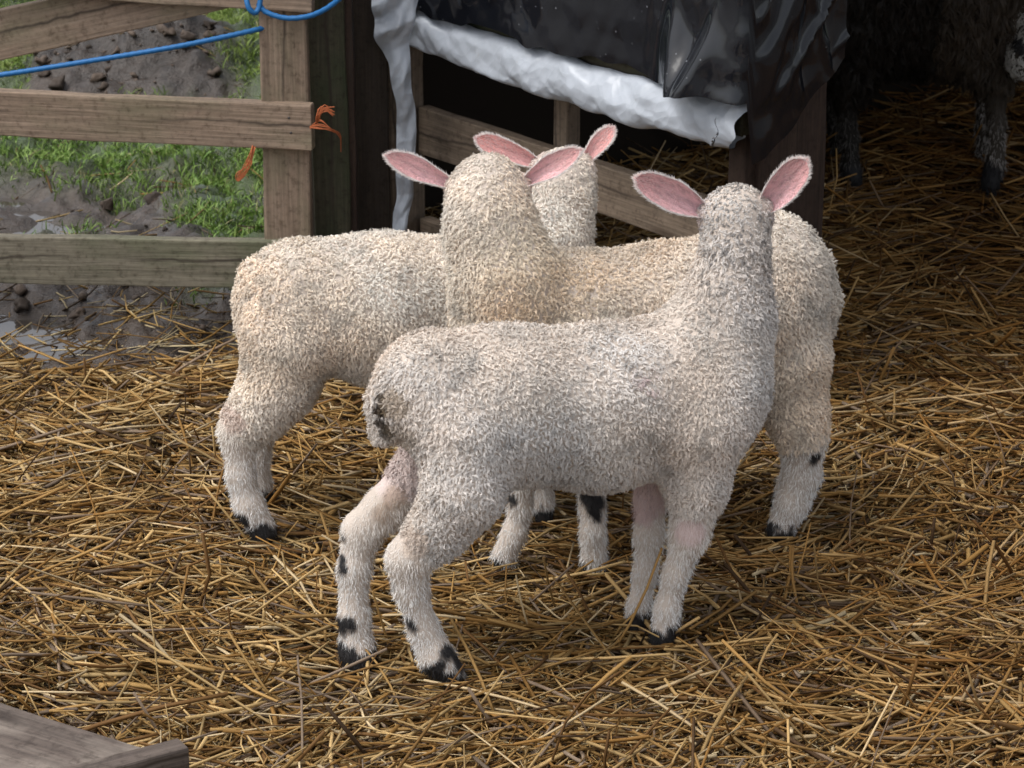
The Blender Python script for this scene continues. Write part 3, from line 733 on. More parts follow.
def make_ground():
    M, nt, b = mat('mud', rough=.5, spec=.5); L = nt.links.new
    tc = N(nt, 'ShaderNodeTexCoord'); a = N(nt, 'ShaderNodeAttribute', attribute_name='Col')
    n = N(nt, 'ShaderNodeTexNoise', Scale=22.0, Detail=8.0, Roughness=.7); L(tc.outputs['Object'], n.inputs['Vector'])
    c = ramp(nt, n.outputs[0], [(.3, (.45, .45, .45)), (.7, (1.45, 1.4, 1.35))])
    mx = N(nt, 'ShaderNodeMix', data_type='RGBA', blend_type='MULTIPLY'); mx.inputs[0].default_value = 1; L(a.outputs['Color'], mx.inputs[6]); L(c, mx.inputs[7])
    L(mx.outputs[2], b.inputs['Base Color'])
    n2 = N(nt, 'ShaderNodeTexNoise', Scale=6.0, Detail=5.0); L(tc.outputs['Object'], n2.inputs['Vector'])
    rr = ramp(nt, n2.outputs[0], [(.40, (.08,) * 3), (.66, (.36,) * 3)]); L(rr, b.inputs['Roughness'])
    bp = N(nt, 'ShaderNodeBump', Strength=.9, Distance=.012); L(n.outputs[0], bp.inputs['Height'])
    n3 = N(nt, 'ShaderNodeTexNoise', Scale=160.0, Detail=4.0); L(tc.outputs['Object'], n3.inputs['Vector'])
    bp2 = N(nt, 'ShaderNodeBump', Strength=.5, Distance=.003); L(n3.outputs[0], bp2.inputs['Height']); L(bp.outputs[0], bp2.inputs['Normal']); L(bp2.outputs[0], b.inputs['Normal'])
    xs = np.concatenate([-np.geomspace(200, 2.6, 18), np.arange(-2.5, .6, .011), np.arange(.62, 2.5, .05), np.geomspace(2.6, 200, 18)])
    ys = np.concatenate([-np.geomspace(60, 2.4, 8) , np.arange(2.0, 3.85, .08), np.arange(3.85, 6.8, .011), np.geomspace(6.85, 300, 26)])
    X, Y = np.meshgrid(xs, ys, indexing='ij'); x, y = X.ravel(), Y.ravel()
    Z = gz(x, y)
    V = np.column_stack([x, y, Z]); nx, ny = len(xs), len(ys)
    a_ = (np.arange(nx - 1)[:, None] * ny + np.arange(ny - 1)[None]).ravel()
    F = np.column_stack([a_, a_ + ny, a_ + ny + 1, a_ + 1])
    P = V * [1, 1, 0]
    g = grass_mask(x, y)[:, None]; far = sstep(6.8, 8.5, y)[:, None]
    mud = np.array([.056, .043, .035]) * (.75 + .5 * fbm(P, 5, 44, 3)[:, None]); 
    mound = sstep(.02, .10, Z)[:, None]
    mud = mud * (1 - mound * .35)
    c = mud * (1 - g * .9) + np.array([.05, .085, .022]) * g * .9
    c = c * (1 - far) + np.array([.055, .10, .03]) * far
    sb = (edge_mud(x, y) < .03) | inside_shed(x, y)
    c[sb] = [.05, .032, .016]
    o = link('ground', mesh_np('ground', V, [F], M, col=c)); tag(o, kind='structure')
PUDDLES = [(15, 312, .13, .05), (70, 330, .07, .03), (98, 322, .035, .018), (55, 215, .07, .03), (8, 220, .05, .03), (150, 222, .03, .015), (30, 198, .06, .02),
             (85, 232, .05, .02), (60, 258, .06, .02), (10, 185, .06, .03), (150, 290, .05, .015), (-30, 300, .10, .05), (40, 340, .04, .01)]
PUD = [(ground(a_, b_), rx_, max(ry_ * 1.6, .03)) for (a_, b_, rx_, ry_) in PUDDLES]
def basin(x, y):
    P = np.column_stack([x, y, 0 * x]); n = .55 + .9 * fbm(P, 13, 140, 4); b = 0 * x
    for (c, rx, ry) in PUD: b = np.maximum(b, np.exp(-((((x - c[0]) / rx) ** 2 + ((y - c[1]) / ry) ** 2) * n) ** 1.5))
    return b
def gxy(x, y):   # approximate picture position of a ground point, used only to lay out patches of the field
    return None
def gz(x, y):
    P = np.column_stack([x, y, 0 * x])
    k = sstep(-.02, .12, edge_mud(x, y)) * (~inside_shed(x, y)) * sstep(9, 7, y)
    rough = (fbm(P, 7, 61, 4) - .5) * .11 + (np.abs(fbm(P, 24, 63, 3) - .5)) * .045 + (fbm(P, 55, 65, 3) - .5) * .022 + (vnoise(P, 150, 66) - .5) * .005
    md = .16 * np.exp(-(((x + .70) / .32) ** 2 + ((y - 5.62) / .20) ** 2)) * (.5 + fbm(P, 9, 70, 3))
    # trodden hollows where water lies
    flat = sstep(4.85, 4.55, y) * .0
    b = basin(x, y)
    return -.022 + k * ((rough + md + .004) * (1 - .92 * b) - .024 * b)
def grass_mask(x, y):
    P = np.column_stack([x, y, 0 * x]); n = (fbm(P, 4.5, 81, 4) - .5)
    band = sstep(.0, .16, y + n * .35 - 4.94 - np.clip(-(x + 1.0), 0, 2) * .18) * sstep(.0, .12, 5.42 - y + n * .6)
    back = sstep(0, .2, y + n * .5 - (5.82 - .5 * sstep(-.86, -1.02, x)))
    strip = sstep(.1, .02, np.abs(x + .50 + n * .2)) * sstep(4.25, 4.4, y)
    patch = sstep(.13, .05, np.hypot((x + .78), (y - 4.72) * .8) + n * .3) * .3
    m = np.maximum.reduce([band, back, strip, patch])
    return m * sstep(.1, .2, edge_mud(x, y)) * (~inside_shed(x, y))

M_WATER, _nt, _b = mat('puddle_water', (.06, .05, .042), .04, .8)
def make_puddles():
    specs = PUDDLES
    for i, (px, py, rx, ry) in enumerate(specs):
        c = ground(px, py, 0.0); n = 40; a = np.linspace(0, 2 * np.pi, n, endpoint=False)
        ryy = max(ry * 1.6, .03)
        x = c[0] + np.cos(a) * rx * 1.35; y = c[1] + np.sin(a) * ryy * 1.35; z = -.022 - .0085 - i * .0005
        V = np.vstack([np.column_stack([x - c[0], y - c[1], 0 * x]), [[0, 0, 0]]])
        F = np.array([[j, (j + 1) % n, n] for j in range(n)])
        o = link('puddle', mesh_np('puddle', V, [F], M_WATER, smooth=False), loc=(c[0], c[1], z)); tag(o, kind='structure')

def make_grass():
    rg = np.random.default_rng(5); n = 260000
    x = rg.uniform(-2.2, .35, n); y = rg.uniform(4.2, 7.2, n)
    m = grass_mask(x, y); cl = fbm(np.column_stack([x, y, 0 * x]), 16, 99, 3)
    ok = rg.random(n) < m * sstep(.25, .55, cl) * 1.3 * np.clip((x + 2.6) , .3, 1); x, y, cl, m = x[ok], y[ok], cl[ok], m[ok]; n = len(x)
    root = np.column_stack([x, y, gz(x, y) - .004])
    a = rg.random(n) * 6.283; bend = rg.random(n) * .9 + .15
    H = (.010 + .022 * rg.random(n)) * (.45 + 1.1 * cl)
    dh = np.column_stack([np.cos(a), np.sin(a), 0 * a]) ; k = 4; path = np.zeros((n, k, 3))
    for i, t in enumerate(np.linspace(0, 1, k)):
        path[:, i] = root + dh * (H * bend * t * t)[:, None] + Zv * (H * (t - .35 * bend * t * t))[:, None]
    c1 = np.array([.12, .24, .035]); c2 = np.array([.25, .35, .09]); c3 = np.array([.26, .24, .11])
    r = rg.random((n, 1)); c = c1 * (1 - r) + c2 * r; dr = rg.random(n) < .06; c[dr] = c3
    mossy = sstep(5.25, 5.5, y)[:, None] * .35; c = c * (1 - mossy) + np.array([.20, .22, .05]) * mossy
    V, Q, T, C_ = strands(root, path, .0018 + .0018 * rg.random(n), c * .75, c, rg)
    o = link('grass', mesh_np('grass', V, [Q, T], M_GRASS, col=C_)); tag(o, 'short green grass growing in tufts on the muddy ground beyond the gate', 'grass', kind='stuff')

def straw_mesh(name, c, Lh, az, pitch, wd, colr, rg, segs=3):
    n = len(c); k = segs + 1
    d = np.column_stack([np.cos(az) * np.cos(pitch), np.sin(az) * np.cos(pitch), np.sin(pitch)])
    s = np.column_stack([-np.sin(az), np.cos(az), 0 * az]); u = np.cross(s, d)
    bend = rg.normal(size=n) * .07 * (1 + 3 * (rg.random(n) < .22)); bz = rg.normal(size=n) * .035
    kink = (rg.random(n) < .20) * rg.normal(size=n) * .35
    rings = []
    roll = rg.random(n) * 3.14; flat = .35 + .65 * rg.random(n)
    for i, t in enumerate(np.linspace(-1, 1, k)):
        cen = c + d * (Lh * t)[:, None] + s * (Lh * bend * (t * t))[:, None] + u * (Lh * bz * t * t)[:, None] + s * (Lh * kink * max(t, 0))[:, None]
        tp = 1 - .15 * abs(t)
        for a in (0, .5 * np.pi, np.pi, 1.5 * np.pi):
            aa = a
            ex = np.cos(aa) * wd / 2 * tp; ey = np.sin(aa) * wd / 2 * tp * flat
            X = ex * np.cos(roll) - ey * np.sin(roll); Yy = ex * np.sin(roll) + ey * np.cos(roll)
            rings.append(cen + s * X[:, None] + u * Yy[:, None])
    V = np.stack(rings, 1).reshape(-1, 3); m = k * 4; b = (np.arange(n) * m)[:, None]
    F = []
    for i in range(segs):
        for j in range(4):
            jn = (j + 1) % 4; F.append(np.concatenate([b + i * 4 + j, b + i * 4 + jn, b + i * 4 + 4 + jn, b + i * 4 + 4 + j], 1))
    F.append(np.concatenate([b, b + 3, b + 2, b + 1], 1)); F.append(np.concatenate([b + m - 4, b + m - 3, b + m - 2, b + m - 1], 1))
    C_ = np.repeat(colr, m, 0)
    return V, np.concatenate(F), C_

def bed_z(x, y):
    P = np.column_stack([x, y, 0 * x])
    return (fbm(P, 5, 23, 3) - .5) * .045 - .011 + (fbm(P, 17, 24, 2) - .5) * .022
def make_straw():
    rg = np.random.default_rng(17)
    pal = np.array([[.40, .25, .085], [.52, .37, .16], [.28, .155, .042], [.17, .090, .028], [.62, .50, .29], [.25, .19, .13], [.08, .048, .022]])
    pw = np.array([.25, .20, .19, .14, .06, .10, .06]); pw /= pw.sum()
    def gen(n, xr, yr, zr, Lr, wr, cond=None, pal_w=pw, bright=1.0, steep=.15):
        x = rg.uniform(*xr, n); y = rg.uniform(*yr, n)
        if cond is not None: k = cond(x, y); x, y = x[k], y[k]
        n = len(x); z = bed_z(x, y) + rg.uniform(*zr, n)
        L = rg.uniform(*Lr, n) * (.6 + .8 * rg.random(n)); az = rg.random(n) * np.pi * 2
        # combed unevenly: most stalks lie across, some every way
        mix = rg.random(n) < .55; fl = (vnoise(np.column_stack([x, y, 0 * x]), 3.0, 2) - .5) * 2.2
        az = np.where(mix, fl + rg.normal(size=n) * .45, az)
        pt = rg.normal(size=n) * steep * (1 + 2.5 * (rg.random(n) < .07)); wd = rg.uniform(*wr, n) * (.7 + .6 * rg.random(n))
        zz = z + np.abs(np.sin(pt)) * L * .35
        col = pal[rg.choice(len(pal), n, p=pal_w)] * (.62 + .60 * rg.random((n, 1))) * bright * np.array([.78, .735, .73])
        reg = (fbm(np.column_stack([x, y, 0 * x]), 2.2, 55, 3) - .5)[:, None]; col = col * (1 + reg * np.array([.35, .5, .7]))
        brown_right = sstep(-.15, .9, x)[:, None] ; col = col * (1 - brown_right * np.array([.24, .34, .46]))  # stalk colour turns darker and browner towards the right
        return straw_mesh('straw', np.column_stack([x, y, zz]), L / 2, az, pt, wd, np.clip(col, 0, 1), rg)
    bed = lambda x, y: ((edge_mud(x, y) < .06 * rg.random(len(x)) + .0) | inside_shed(x, y))
    inview = lambda x, y: bed(x, y) & (np.abs(x) < .24 * y + .10)
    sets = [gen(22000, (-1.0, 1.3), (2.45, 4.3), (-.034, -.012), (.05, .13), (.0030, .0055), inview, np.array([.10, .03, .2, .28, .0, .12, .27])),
            gen(21000, (-1.0, 1.3), (2.45, 4.3), (-.014, .012), (.04, .13), (.0026, .0052), inview),
            gen(8500, (-1.0, 1.3), (2.45, 4.3), (.002, .024), (.05, .17), (.0024, .0052), inview, np.array([.26, .27, .18, .09, .10, .07, .03])),
            gen(16000, (-1.9, 2.4), (2.2, 4.3), (-.02, .012), (.08, .20), (.0035, .006), lambda x, y: bed(x, y) & ~(np.abs(x) < .24 * y + .06)),
            gen(15000, (.1, 2.6), (4.2, 6.2), (-.02, .012), (.08, .18), (.003, .005), lambda x, y: inside_shed(x, y) | (edge_mud(x, y) < 0)),
            gen(9000, (-.35, .6), (4.2, 5.2), (-.02, .012), (.08, .18), (.003, .005), lambda x, y: inside_shed(x, y))]
    # flattened leaf sheaths and split stalks
    x = rg.uniform(-1, 1.2, 5200); y = rg.uniform(2.45, 4.2, 5200); k = inview(x, y); x, y = x[k], y[k]; n = len(x)
    lf = straw_mesh('leaf', np.column_stack([x, y, bed_z(x, y) + rg.uniform(-.004, .018, n)]), rg.uniform(.012, .05, n), rg.random(n) * 6.28, rg.normal(size=n) * .22, rg.uniform(.004, .008, n),
                    np.clip(pal[rg.choice(len(pal), n, p=[.2, .1, .2, .2, .04, .2, .06])] * (.5 + .7 * rg.random((n, 1))) * np.array([.8, .78, .8]), 0, 1), rg)
    sets.append(lf)
    Vs, Fs, Cs, n = [], [], [], 0
    for V, F, C_ in sets: Vs.append(V); Fs.append(F + n); Cs.append(C_); n += len(V)
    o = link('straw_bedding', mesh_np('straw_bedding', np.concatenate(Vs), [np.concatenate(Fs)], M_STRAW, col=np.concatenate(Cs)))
    tag(o, 'golden brown straw bedding spread over the yard and into the shed', 'straw', kind='stuff')
    # fine chaff and broken bits
    def chaff(n, xr, yr, cond, wr, dark, Lr=(.01, .05)):
        x = rg.uniform(*xr, n); y = rg.uniform(*yr, n); k = cond(x, y); x, y = x[k], y[k]; n = len(x)
        z = np.where(edge_mud(x, y) > .06, gz(x, y) + .004, bed_z(x, y) + rg.uniform(-.004, .012, n))
        col = pal[rg.choice(len(pal), n)] * (.6 + .7 * rg.random((n, 1))) * dark
        return straw_mesh('c', np.column_stack([x, y, z]), rg.uniform(*Lr, n) / 2, rg.random(n) * 6.28, rg.normal(size=n) * .25, rg.uniform(*wr, n), np.clip(col, 0, 1), rg)
    sets = [chaff(60000, (-1., 1.2), (2.5, 4.3), inview, (.0010, .0026), .8),
            chaff(2600, (-1.3, .1), (4.05, 4.75), lambda x, y: (edge_mud(x, y) > 0) & ~inside_shed(x, y) & (rg.random(len(x)) < np.clip(1.2 - (y - 4.05) * 2.8 + (x + .6) * .6, .05, 1)), (.002, .0042), .62, (.03, .16)),
            chaff(260, (-1.5, -.2), (4.6, 6.0), lambda x, y: x < 9, (.002, .004), .6, (.03, .12))]
    Vs, Fs, Cs, n = [], [], [], 0
    for V, F, C_ in sets: Vs.append(V); Fs.append(F + n); Cs.append(C_); n += len(V)
    o = link('loose_straw', mesh_np('loose_straw', np.concatenate(Vs), [np.concatenate(Fs)], M_STRAW, col=np.concatenate(Cs)))
    tag(o, 'short broken stalks and chaff scattered over bedding and mud', 'chaff', kind='stuff')
def make_clods():
    """clods of earth beyond the gate"""
    rg = np.random.default_rng(71); n = 4200
    x = rg.uniform(-1.7, -.35, n); y = rg.uniform(4.15, 6.1, n)
    dens = np.where(np.abs(y - 5.62) < .25, .8, .10); k = (rg.random(n) < dens) & (edge_mud(x, y) > .1) & (grass_mask(x, y) < .15); x, y = x[k], y[k]; n = len(x)
    r = .003 + .014 * rg.random(n) ** 3
    t = (1 + 5 ** .5) / 2
    ico = nrmz(np.array([[-1, t, 0], [1, t, 0], [-1, -t, 0], [1, -t, 0], [0, -1, t], [0, 1, t], [0, -1, -t], [0, 1, -t], [t, 0, -1], [t, 0, 1], [-t, 0, -1], [-t, 0, 1]], float))
    fc = np.array([[0, 11, 5], [0, 5, 1], [0, 1, 7], [0, 7, 10], [0, 10, 11], [1, 5, 9], [5, 11, 4], [11, 10, 2], [10, 7, 6], [7, 1, 8], [3, 9, 4], [3, 4, 2], [3, 2, 6], [3, 6, 8], [3, 8, 9], [4, 9, 5], [2, 4, 11], [6, 2, 10], [8, 6, 7], [9, 8, 1]])
    # one subdivision
    V = list(map(tuple, ico)); F = []; cache = {}
    def mid(a, b):
        q = (min(a, b), max(a, b))
        if q not in cache: v = (np.array(V[a]) + V[b]) / 2; V.append(tuple(v / np.linalg.norm(v))); cache[q] = len(V) - 1
        return cache[q]
    for a, b, c in fc:
        ab, bc, ca = mid(a, b), mid(b, c), mid(c, a); F += [[a, ab, ca], [b, bc, ab], [c, ca, bc], [ab, bc, ca]]
    S = np.array(V); F = np.array(F); m = len(S)
    cen = np.column_stack([x, y, gz(x, y) + r * .2])
    P = cen[:, None] + S[None] * r[:, None, None] * np.array([1, .9, .6])
    P = P.reshape(-1, 3); nn = (vnoise(P, 110, 3) + vnoise(P, 230, 4) - 1)[:, None] * np.repeat(r, m)[:, None] * 1.5; P = P + nrmz(np.tile(S, (n, 1))) * nn
    FF = (F[None] + (np.arange(n) * m)[:, None, None]).reshape(-1, 3)
    col = np.repeat(np.array([.070, .052, .040]) * (.5 + rg.random((n, 1))), m, 0)
    M = attr_mat('earth_clods', .75, .3, .8, 120)
    o = link('earth_clods', mesh_np('earth_clods', P, [FF], M, smooth=True, col=col)); tag(o, 'crumbled dark earth clods strewn over the trodden mud', 'earth', kind='stuff')

# ================================================================== gate and posts
def make_gate():
    YL, YR = 4.225, 4.14
    def gy(px): return YL + (YR - YL) * (px - 0) / 312.0
    root = thing('farm_gate', at(290, 340, YR) * [1, 1, 0], 'weathered timber rail gate standing across the left of the yard', 'gate')
    def rl(pl, pr, wpx, name='rail', dy=0., mt=M_GATE, seed=0, xl=-420, th=.022):
        # extrapolate the line of the rail beyond the frame
        zl = at(pl[0], pl[1], gy(pl[0])); zr = at(pr[0], pr[1], gy(pr[0]))
        d = (zl - zr) / (pr[0] - pl[0]); p0 = zr + d * (pr[0] - xl); p0 = p0 + [0, dy, 0]; p1 = zr + [0, dy, 0]
        return board(name, p0, p1, wpx * pxm(zr), th, (0, 0, 1), mt, root, seed)
    rl((0, 111), (313, 126), 47, seed=1)
    rl((0, 257), (320, 263), 50, seed=2, mt=M_GATEG)
    rl((91, -24), (313, -12), 49, seed=3)
    for k, h in ((0, .16), (1, .31)):
        zl = at(313, -12, YR) + [0, 0, h]; z0 = at(0, -29, YL) + [0, 0, h]; d = z0 - zl
        board('rail', zl + d * 2.3, zl, .073, .022, (0, 0, 1), M_GATE, root, 30 + k)
    # stile behind the rails
    a = at(288, 262, YR); top = at(288, -12, YR)[2] + .38
    board('stile', (a[0], YR + .034, .045), (a[0] - .001, YR + .034, top), 47.5 * pxm(at(288, 150, YR)), .042, (1, 0, 0), M_GATE, root, 5)
    hx = at(-395, 100, gy(-395)); s0 = at(-420, 100, gy(-420))
    board('stile', (hx[0], hx[1] + .034, .045), (hx[0], hx[1] + .034, top), .075, .042, (1, 0, 0), M_GATE, root, 15)
    hp = thing('hinge_post', (hx[0] - .12, hx[1] + .06, 0), 'square grey timber post at the hinged left end of the gate', 'post')
    board('post', (hx[0] - .12, hx[1] + .06, -.2), (hx[0] - .12, hx[1] + .06, 1.25), .10, .10, (1, 0, 0), M_GREYW, hp, 16)
    # diagonal brace
    p0, p1 = at(-120, 62, gy(-120) + .024), at(238, -20, gy(238) + .024)
    board('brace', p0, p1, 50 * pxm(p1), .022, (0, 0, 1), M_GATE, root, 7)
    # nail heads
    M_N, _, _b = mat('nail', (.05, .04, .035), .5, .5)
    for (px, py) in ((289, 118), (291, 133), (292, -4), (283, 255)):
        c = at(px, py, YR - .0125)
        V, F = surface_nets(lambda P: np.linalg.norm((P - c) * [1, 2.5, 1], axis=1) - .0028, c - .005, c + .005, .0011)
        link('nail', mesh_np('nail', V - np.array(root.location), [F], M_N), root)
    gp = thing('gate_post', at(330, 340, 4.2) * [1, 1, 0], 'dark mossy square post that the timber gate is tied to', 'post')
    c = at(331, 200, 4.215)
    board('post', (c[0], c[1] + .03, -.2), (c[0], c[1] + .03, 1.25), 37 * pxm(c), .07, (1, 0, 0), M_POSTW, gp, 11)
    c = at(352, 200, 4.21)
    board('batten', (c[0], c[1] + .035, -.1), (c[0], c[1] + .035, 1.2), 8 * pxm(c), .05, (1, 0, 0), M_REDW, gp, 12)
M_GATEG = wood_mat('greened_gate_wood', (.12, .105, .076), (.18, .16, .118), (.24, .21, .16), (.085, .10, .05), .7)

M_ROPE, _nt, _b = mat('blue_rope', (.015, .125, .33), .5, .35)
M_TWINE, _nt, _b = mat('orange_twine', (.42, .12, .045), .6, .3)
def make_ropes():
    Y = 4.12
    pts = [at(-160, 88, 4.17), at(-60, 82, 4.16), at(0, 75, 4.15), at(90, 61, 4.14), at(180, 46, 4.135), at(255, 30, 4.15), at(275, 24, 4.19)]
    V1 = [pts,
          [at(246, -6, 4.11), at(248, 6, 4.10), at(254, 13, 4.10), at(259, 8, 4.105), at(261, -6, 4.11)],
          [at(258, 3, 4.11), at(266, 12, 4.105), at(285, 18, 4.10), at(305, 17, 4.10), at(322, 11, 4.11), at(338, 0, 4.13), at(352, -14, 4.17), at(360, -30, 4.2)]]
    o = sweep('blue_rope', V1, .0042, M_ROPE, None, sides=12, strands=3, origin=at(180, 46, 4.135))
    tag(o, 'bright blue rope strung along the gate and looped round its upright', 'rope')
    rg = np.random.default_rng(3)
    org = at(322, 125, 4.12); sets = []
    for k in range(6):
        j = lambda s=2: rg.normal() * s
        sets.append([at(310, 127 + j(1), 4.125), at(320, 125 + j(), 4.115), at(332, 130 + j(), 4.115), at(340, 136 + j(), 4.14), at(341, 145 + j(), 4.17)])
    for k in range(11):
        j = lambda s=3: rg.normal() * s
        sets.append([at(317, 124, 4.112), at(319 + j(1), 116 + j(1), 4.10), at(324 + j(2.5), 110 + j(2), 4.10), at(331 + j(2.5), 112 + j(3.5), 4.10)])
    o = sweep('orange_twine', sets, .0008, M_TWINE, None, sides=5, origin=org)
    tag(o, 'frayed orange twine knotted between the end of the gate rail and the dark post', 'twine')
    sets = []
    for k in range(5):
        j = lambda s=1.2: rg.normal() * s
        sets.append([at(254, 140, 4.16), at(252 + j(), 152 + j(), 4.135), at(246 + j(), 164 + j(), 4.13), at(239 + j(), 174 + j(), 4.13), at(238 + j(.5), 181, 4.13), at(244 + j(), 174 + j(), 4.13), at(250 + j(), 163 + j(), 4.13), at(254 + j(), 150, 4.14), at(256, 140, 4.16)])
    o = sweep('orange_twine', sets, .0008, M_TWINE, None, sides=5, origin=at(247, 160, 4.13))
    tag(o, 'loop of orange twine hanging below the middle gate rail over the grass', 'twine')

# ================================================================== the shed
M_TAPE, _nt, _b = mat('white_tape', (.62, .66, .72), .32, .45)
_tc = N(_nt, 'ShaderNodeTexCoord'); _n = N(_nt, 'ShaderNodeTexNoise', Scale=26.0, Detail=6.0, Roughness=.7); _nt.links.new(_tc.outputs['Object'], _n.inputs['Vector'])
_nt.links.new(ramp(_nt, _n.outputs[0], [(.22, (.12, .11, .10)), (.31, (.34, .35, .37)), (.36, (.36, .39, .43)), (.9, (.44, .475, .53))]), _b.inputs['Base Color'])
_n2 = N(_nt, 'ShaderNodeTexNoise', Scale=55.0, Detail=3.0, Distortion=1.2); _nt.links.new(_tc.outputs['Object'], _n2.inputs['Vector'])
M_PLAST, _nt, _b = mat('black_plastic', (.004, .005, .008), .1, .4); _b.inputs['Coat Weight'].default_value = .1; _b.inputs['Coat Roughness'].default_value = .08
_tc = N(_nt, 'ShaderNodeTexCoord'); _n = N(_nt, 'ShaderNodeTexNoise', Scale=9.0, Detail=6.0, Roughness=.6); _nt.links.new(_tc.outputs['Object'], _n.inputs['Vector'])
_nt.links.new(ramp(_nt, _n.outputs[0], [(.40, (.06,) * 3), (.75, (.20,) * 3)]), _b.inputs['Roughness'])
_n3 = N(_nt, 'ShaderNodeTexVoronoi', Scale=70.0); _nt.links.new(_tc.outputs['Object'], _n3.inputs['Vector'])
_n4 = N(_nt, 'ShaderNodeTexNoise', Scale=14.0); _nt.links.new(_tc.outputs['Object'], _n4.inputs['Vector'])
_r1 = ramp(_nt, _n3.outputs['Distance'], [(.06, (1, 1, 1)), (.12, (0, 0, 0))]); _r2 = ramp(_nt, _n4.outputs[0], [(.52, (0, 0, 0)), (.6, (.8, .8, .8))])
_m = N(_nt, 'ShaderNodeMix', data_type='RGBA', blend_type='MULTIPLY'); _m.inputs[0].default_value = 1; _nt.links.new(_r1, _m.inputs[6]); _nt.links.new(_r2, _m.inputs[7])
_m2 = N(_nt, 'ShaderNodeMix', data_type='RGBA'); _nt.links.new(_m.outputs[2], _m2.inputs[0]); _m2.inputs[6].default_value = (.007, .008, .011, 1); _m2.inputs[7].default_value = (.22, .23, .25, 1)
_nt.links.new(_m2.outputs[2], _b.inputs['Base Color'])

def facets(nt, b, sc1, st1, sc2, st2, dist=.006):
    tc = N(nt, 'ShaderNodeTexCoord'); nz = N(nt, 'ShaderNodeTexNoise', Scale=8.0, Detail=2.0); nt.links.new(tc.outputs['Object'], nz.inputs['Vector'])
    ad = N(nt, 'ShaderNodeMix', data_type='RGBA', blend_type='LINEAR_LIGHT'); ad.inputs[0].default_value = .03; nt.links.new(tc.outputs['Object'], ad.inputs[6]); nt.links.new(nz.outputs['Color'], ad.inputs[7])
    prev = None
    for sc, st in ((sc1, st1), (sc2, st2)):
        v = N(nt, 'ShaderNodeTexVoronoi', Scale=sc); nt.links.new(ad.outputs[2], v.inputs['Vector'])
        bp = N(nt, 'ShaderNodeBump', Strength=st, Distance=dist); nt.links.new(v.outputs['Distance'], bp.inputs['Height'])
        if prev is not None: nt.links.new(prev.outputs[0], bp.inputs['Normal'])
        prev = bp
    nt.links.new(prev.outputs[0], b.inputs['Normal'])
facets(M_TAPE.node_tree, M_TAPE.node_tree.nodes['Principled BSDF'], 20, .42, 52, .16, .014)
facets(M_PLAST.node_tree, M_PLAST.node_tree.nodes['Principled BSDF'], 9, .14, 30, .05, .012)
def grid_faces(nu, nv):
    a = (np.arange(nu - 1)[:, None] * nv + np.arange(nv - 1)[None]).ravel(); return np.column_stack([a, a + nv, a + nv + 1, a + 1])
def ridged(P, s, seed, o=3):
    v = 0; a = .5
    for k in range(o): v = v + a * (1 - np.abs(2 * vnoise(P, s * 2 ** k, seed + k) - 1)); a *= .5
    return v
def crumple(u, v, f, seed, octv=4, warp=.35):
    """sharp-creased crumpled sheet: triangle waves in random directions, warped"""
    rs = np.random.RandomState(seed); out = 0; a = 1.; tot = 0
    w1 = fbm(np.column_stack([u, v, u * 0]), f * .6, seed, 2) * warp * 4; w2 = fbm(np.column_stack([u, v, u * 0 + 5]), f * .6, seed + 1, 2) * warp * 4
    for k in range(octv):
        an = rs.rand() * 6.28; q = ((u * np.cos(an) + v * np.sin(an)) * f + w1 * np.cos(an * 3) + w2 * np.sin(an * 2)) + rs.rand() * 9
        tri = np.abs((q % 1) * 2 - 1); m = vnoise(np.column_stack([u, v, u * 0 + k]), f * .8, seed + 20 + k)
        out = out + a * tri * m * 1.6; tot += a; a *= .6; f *= 1.55
    return out / tot
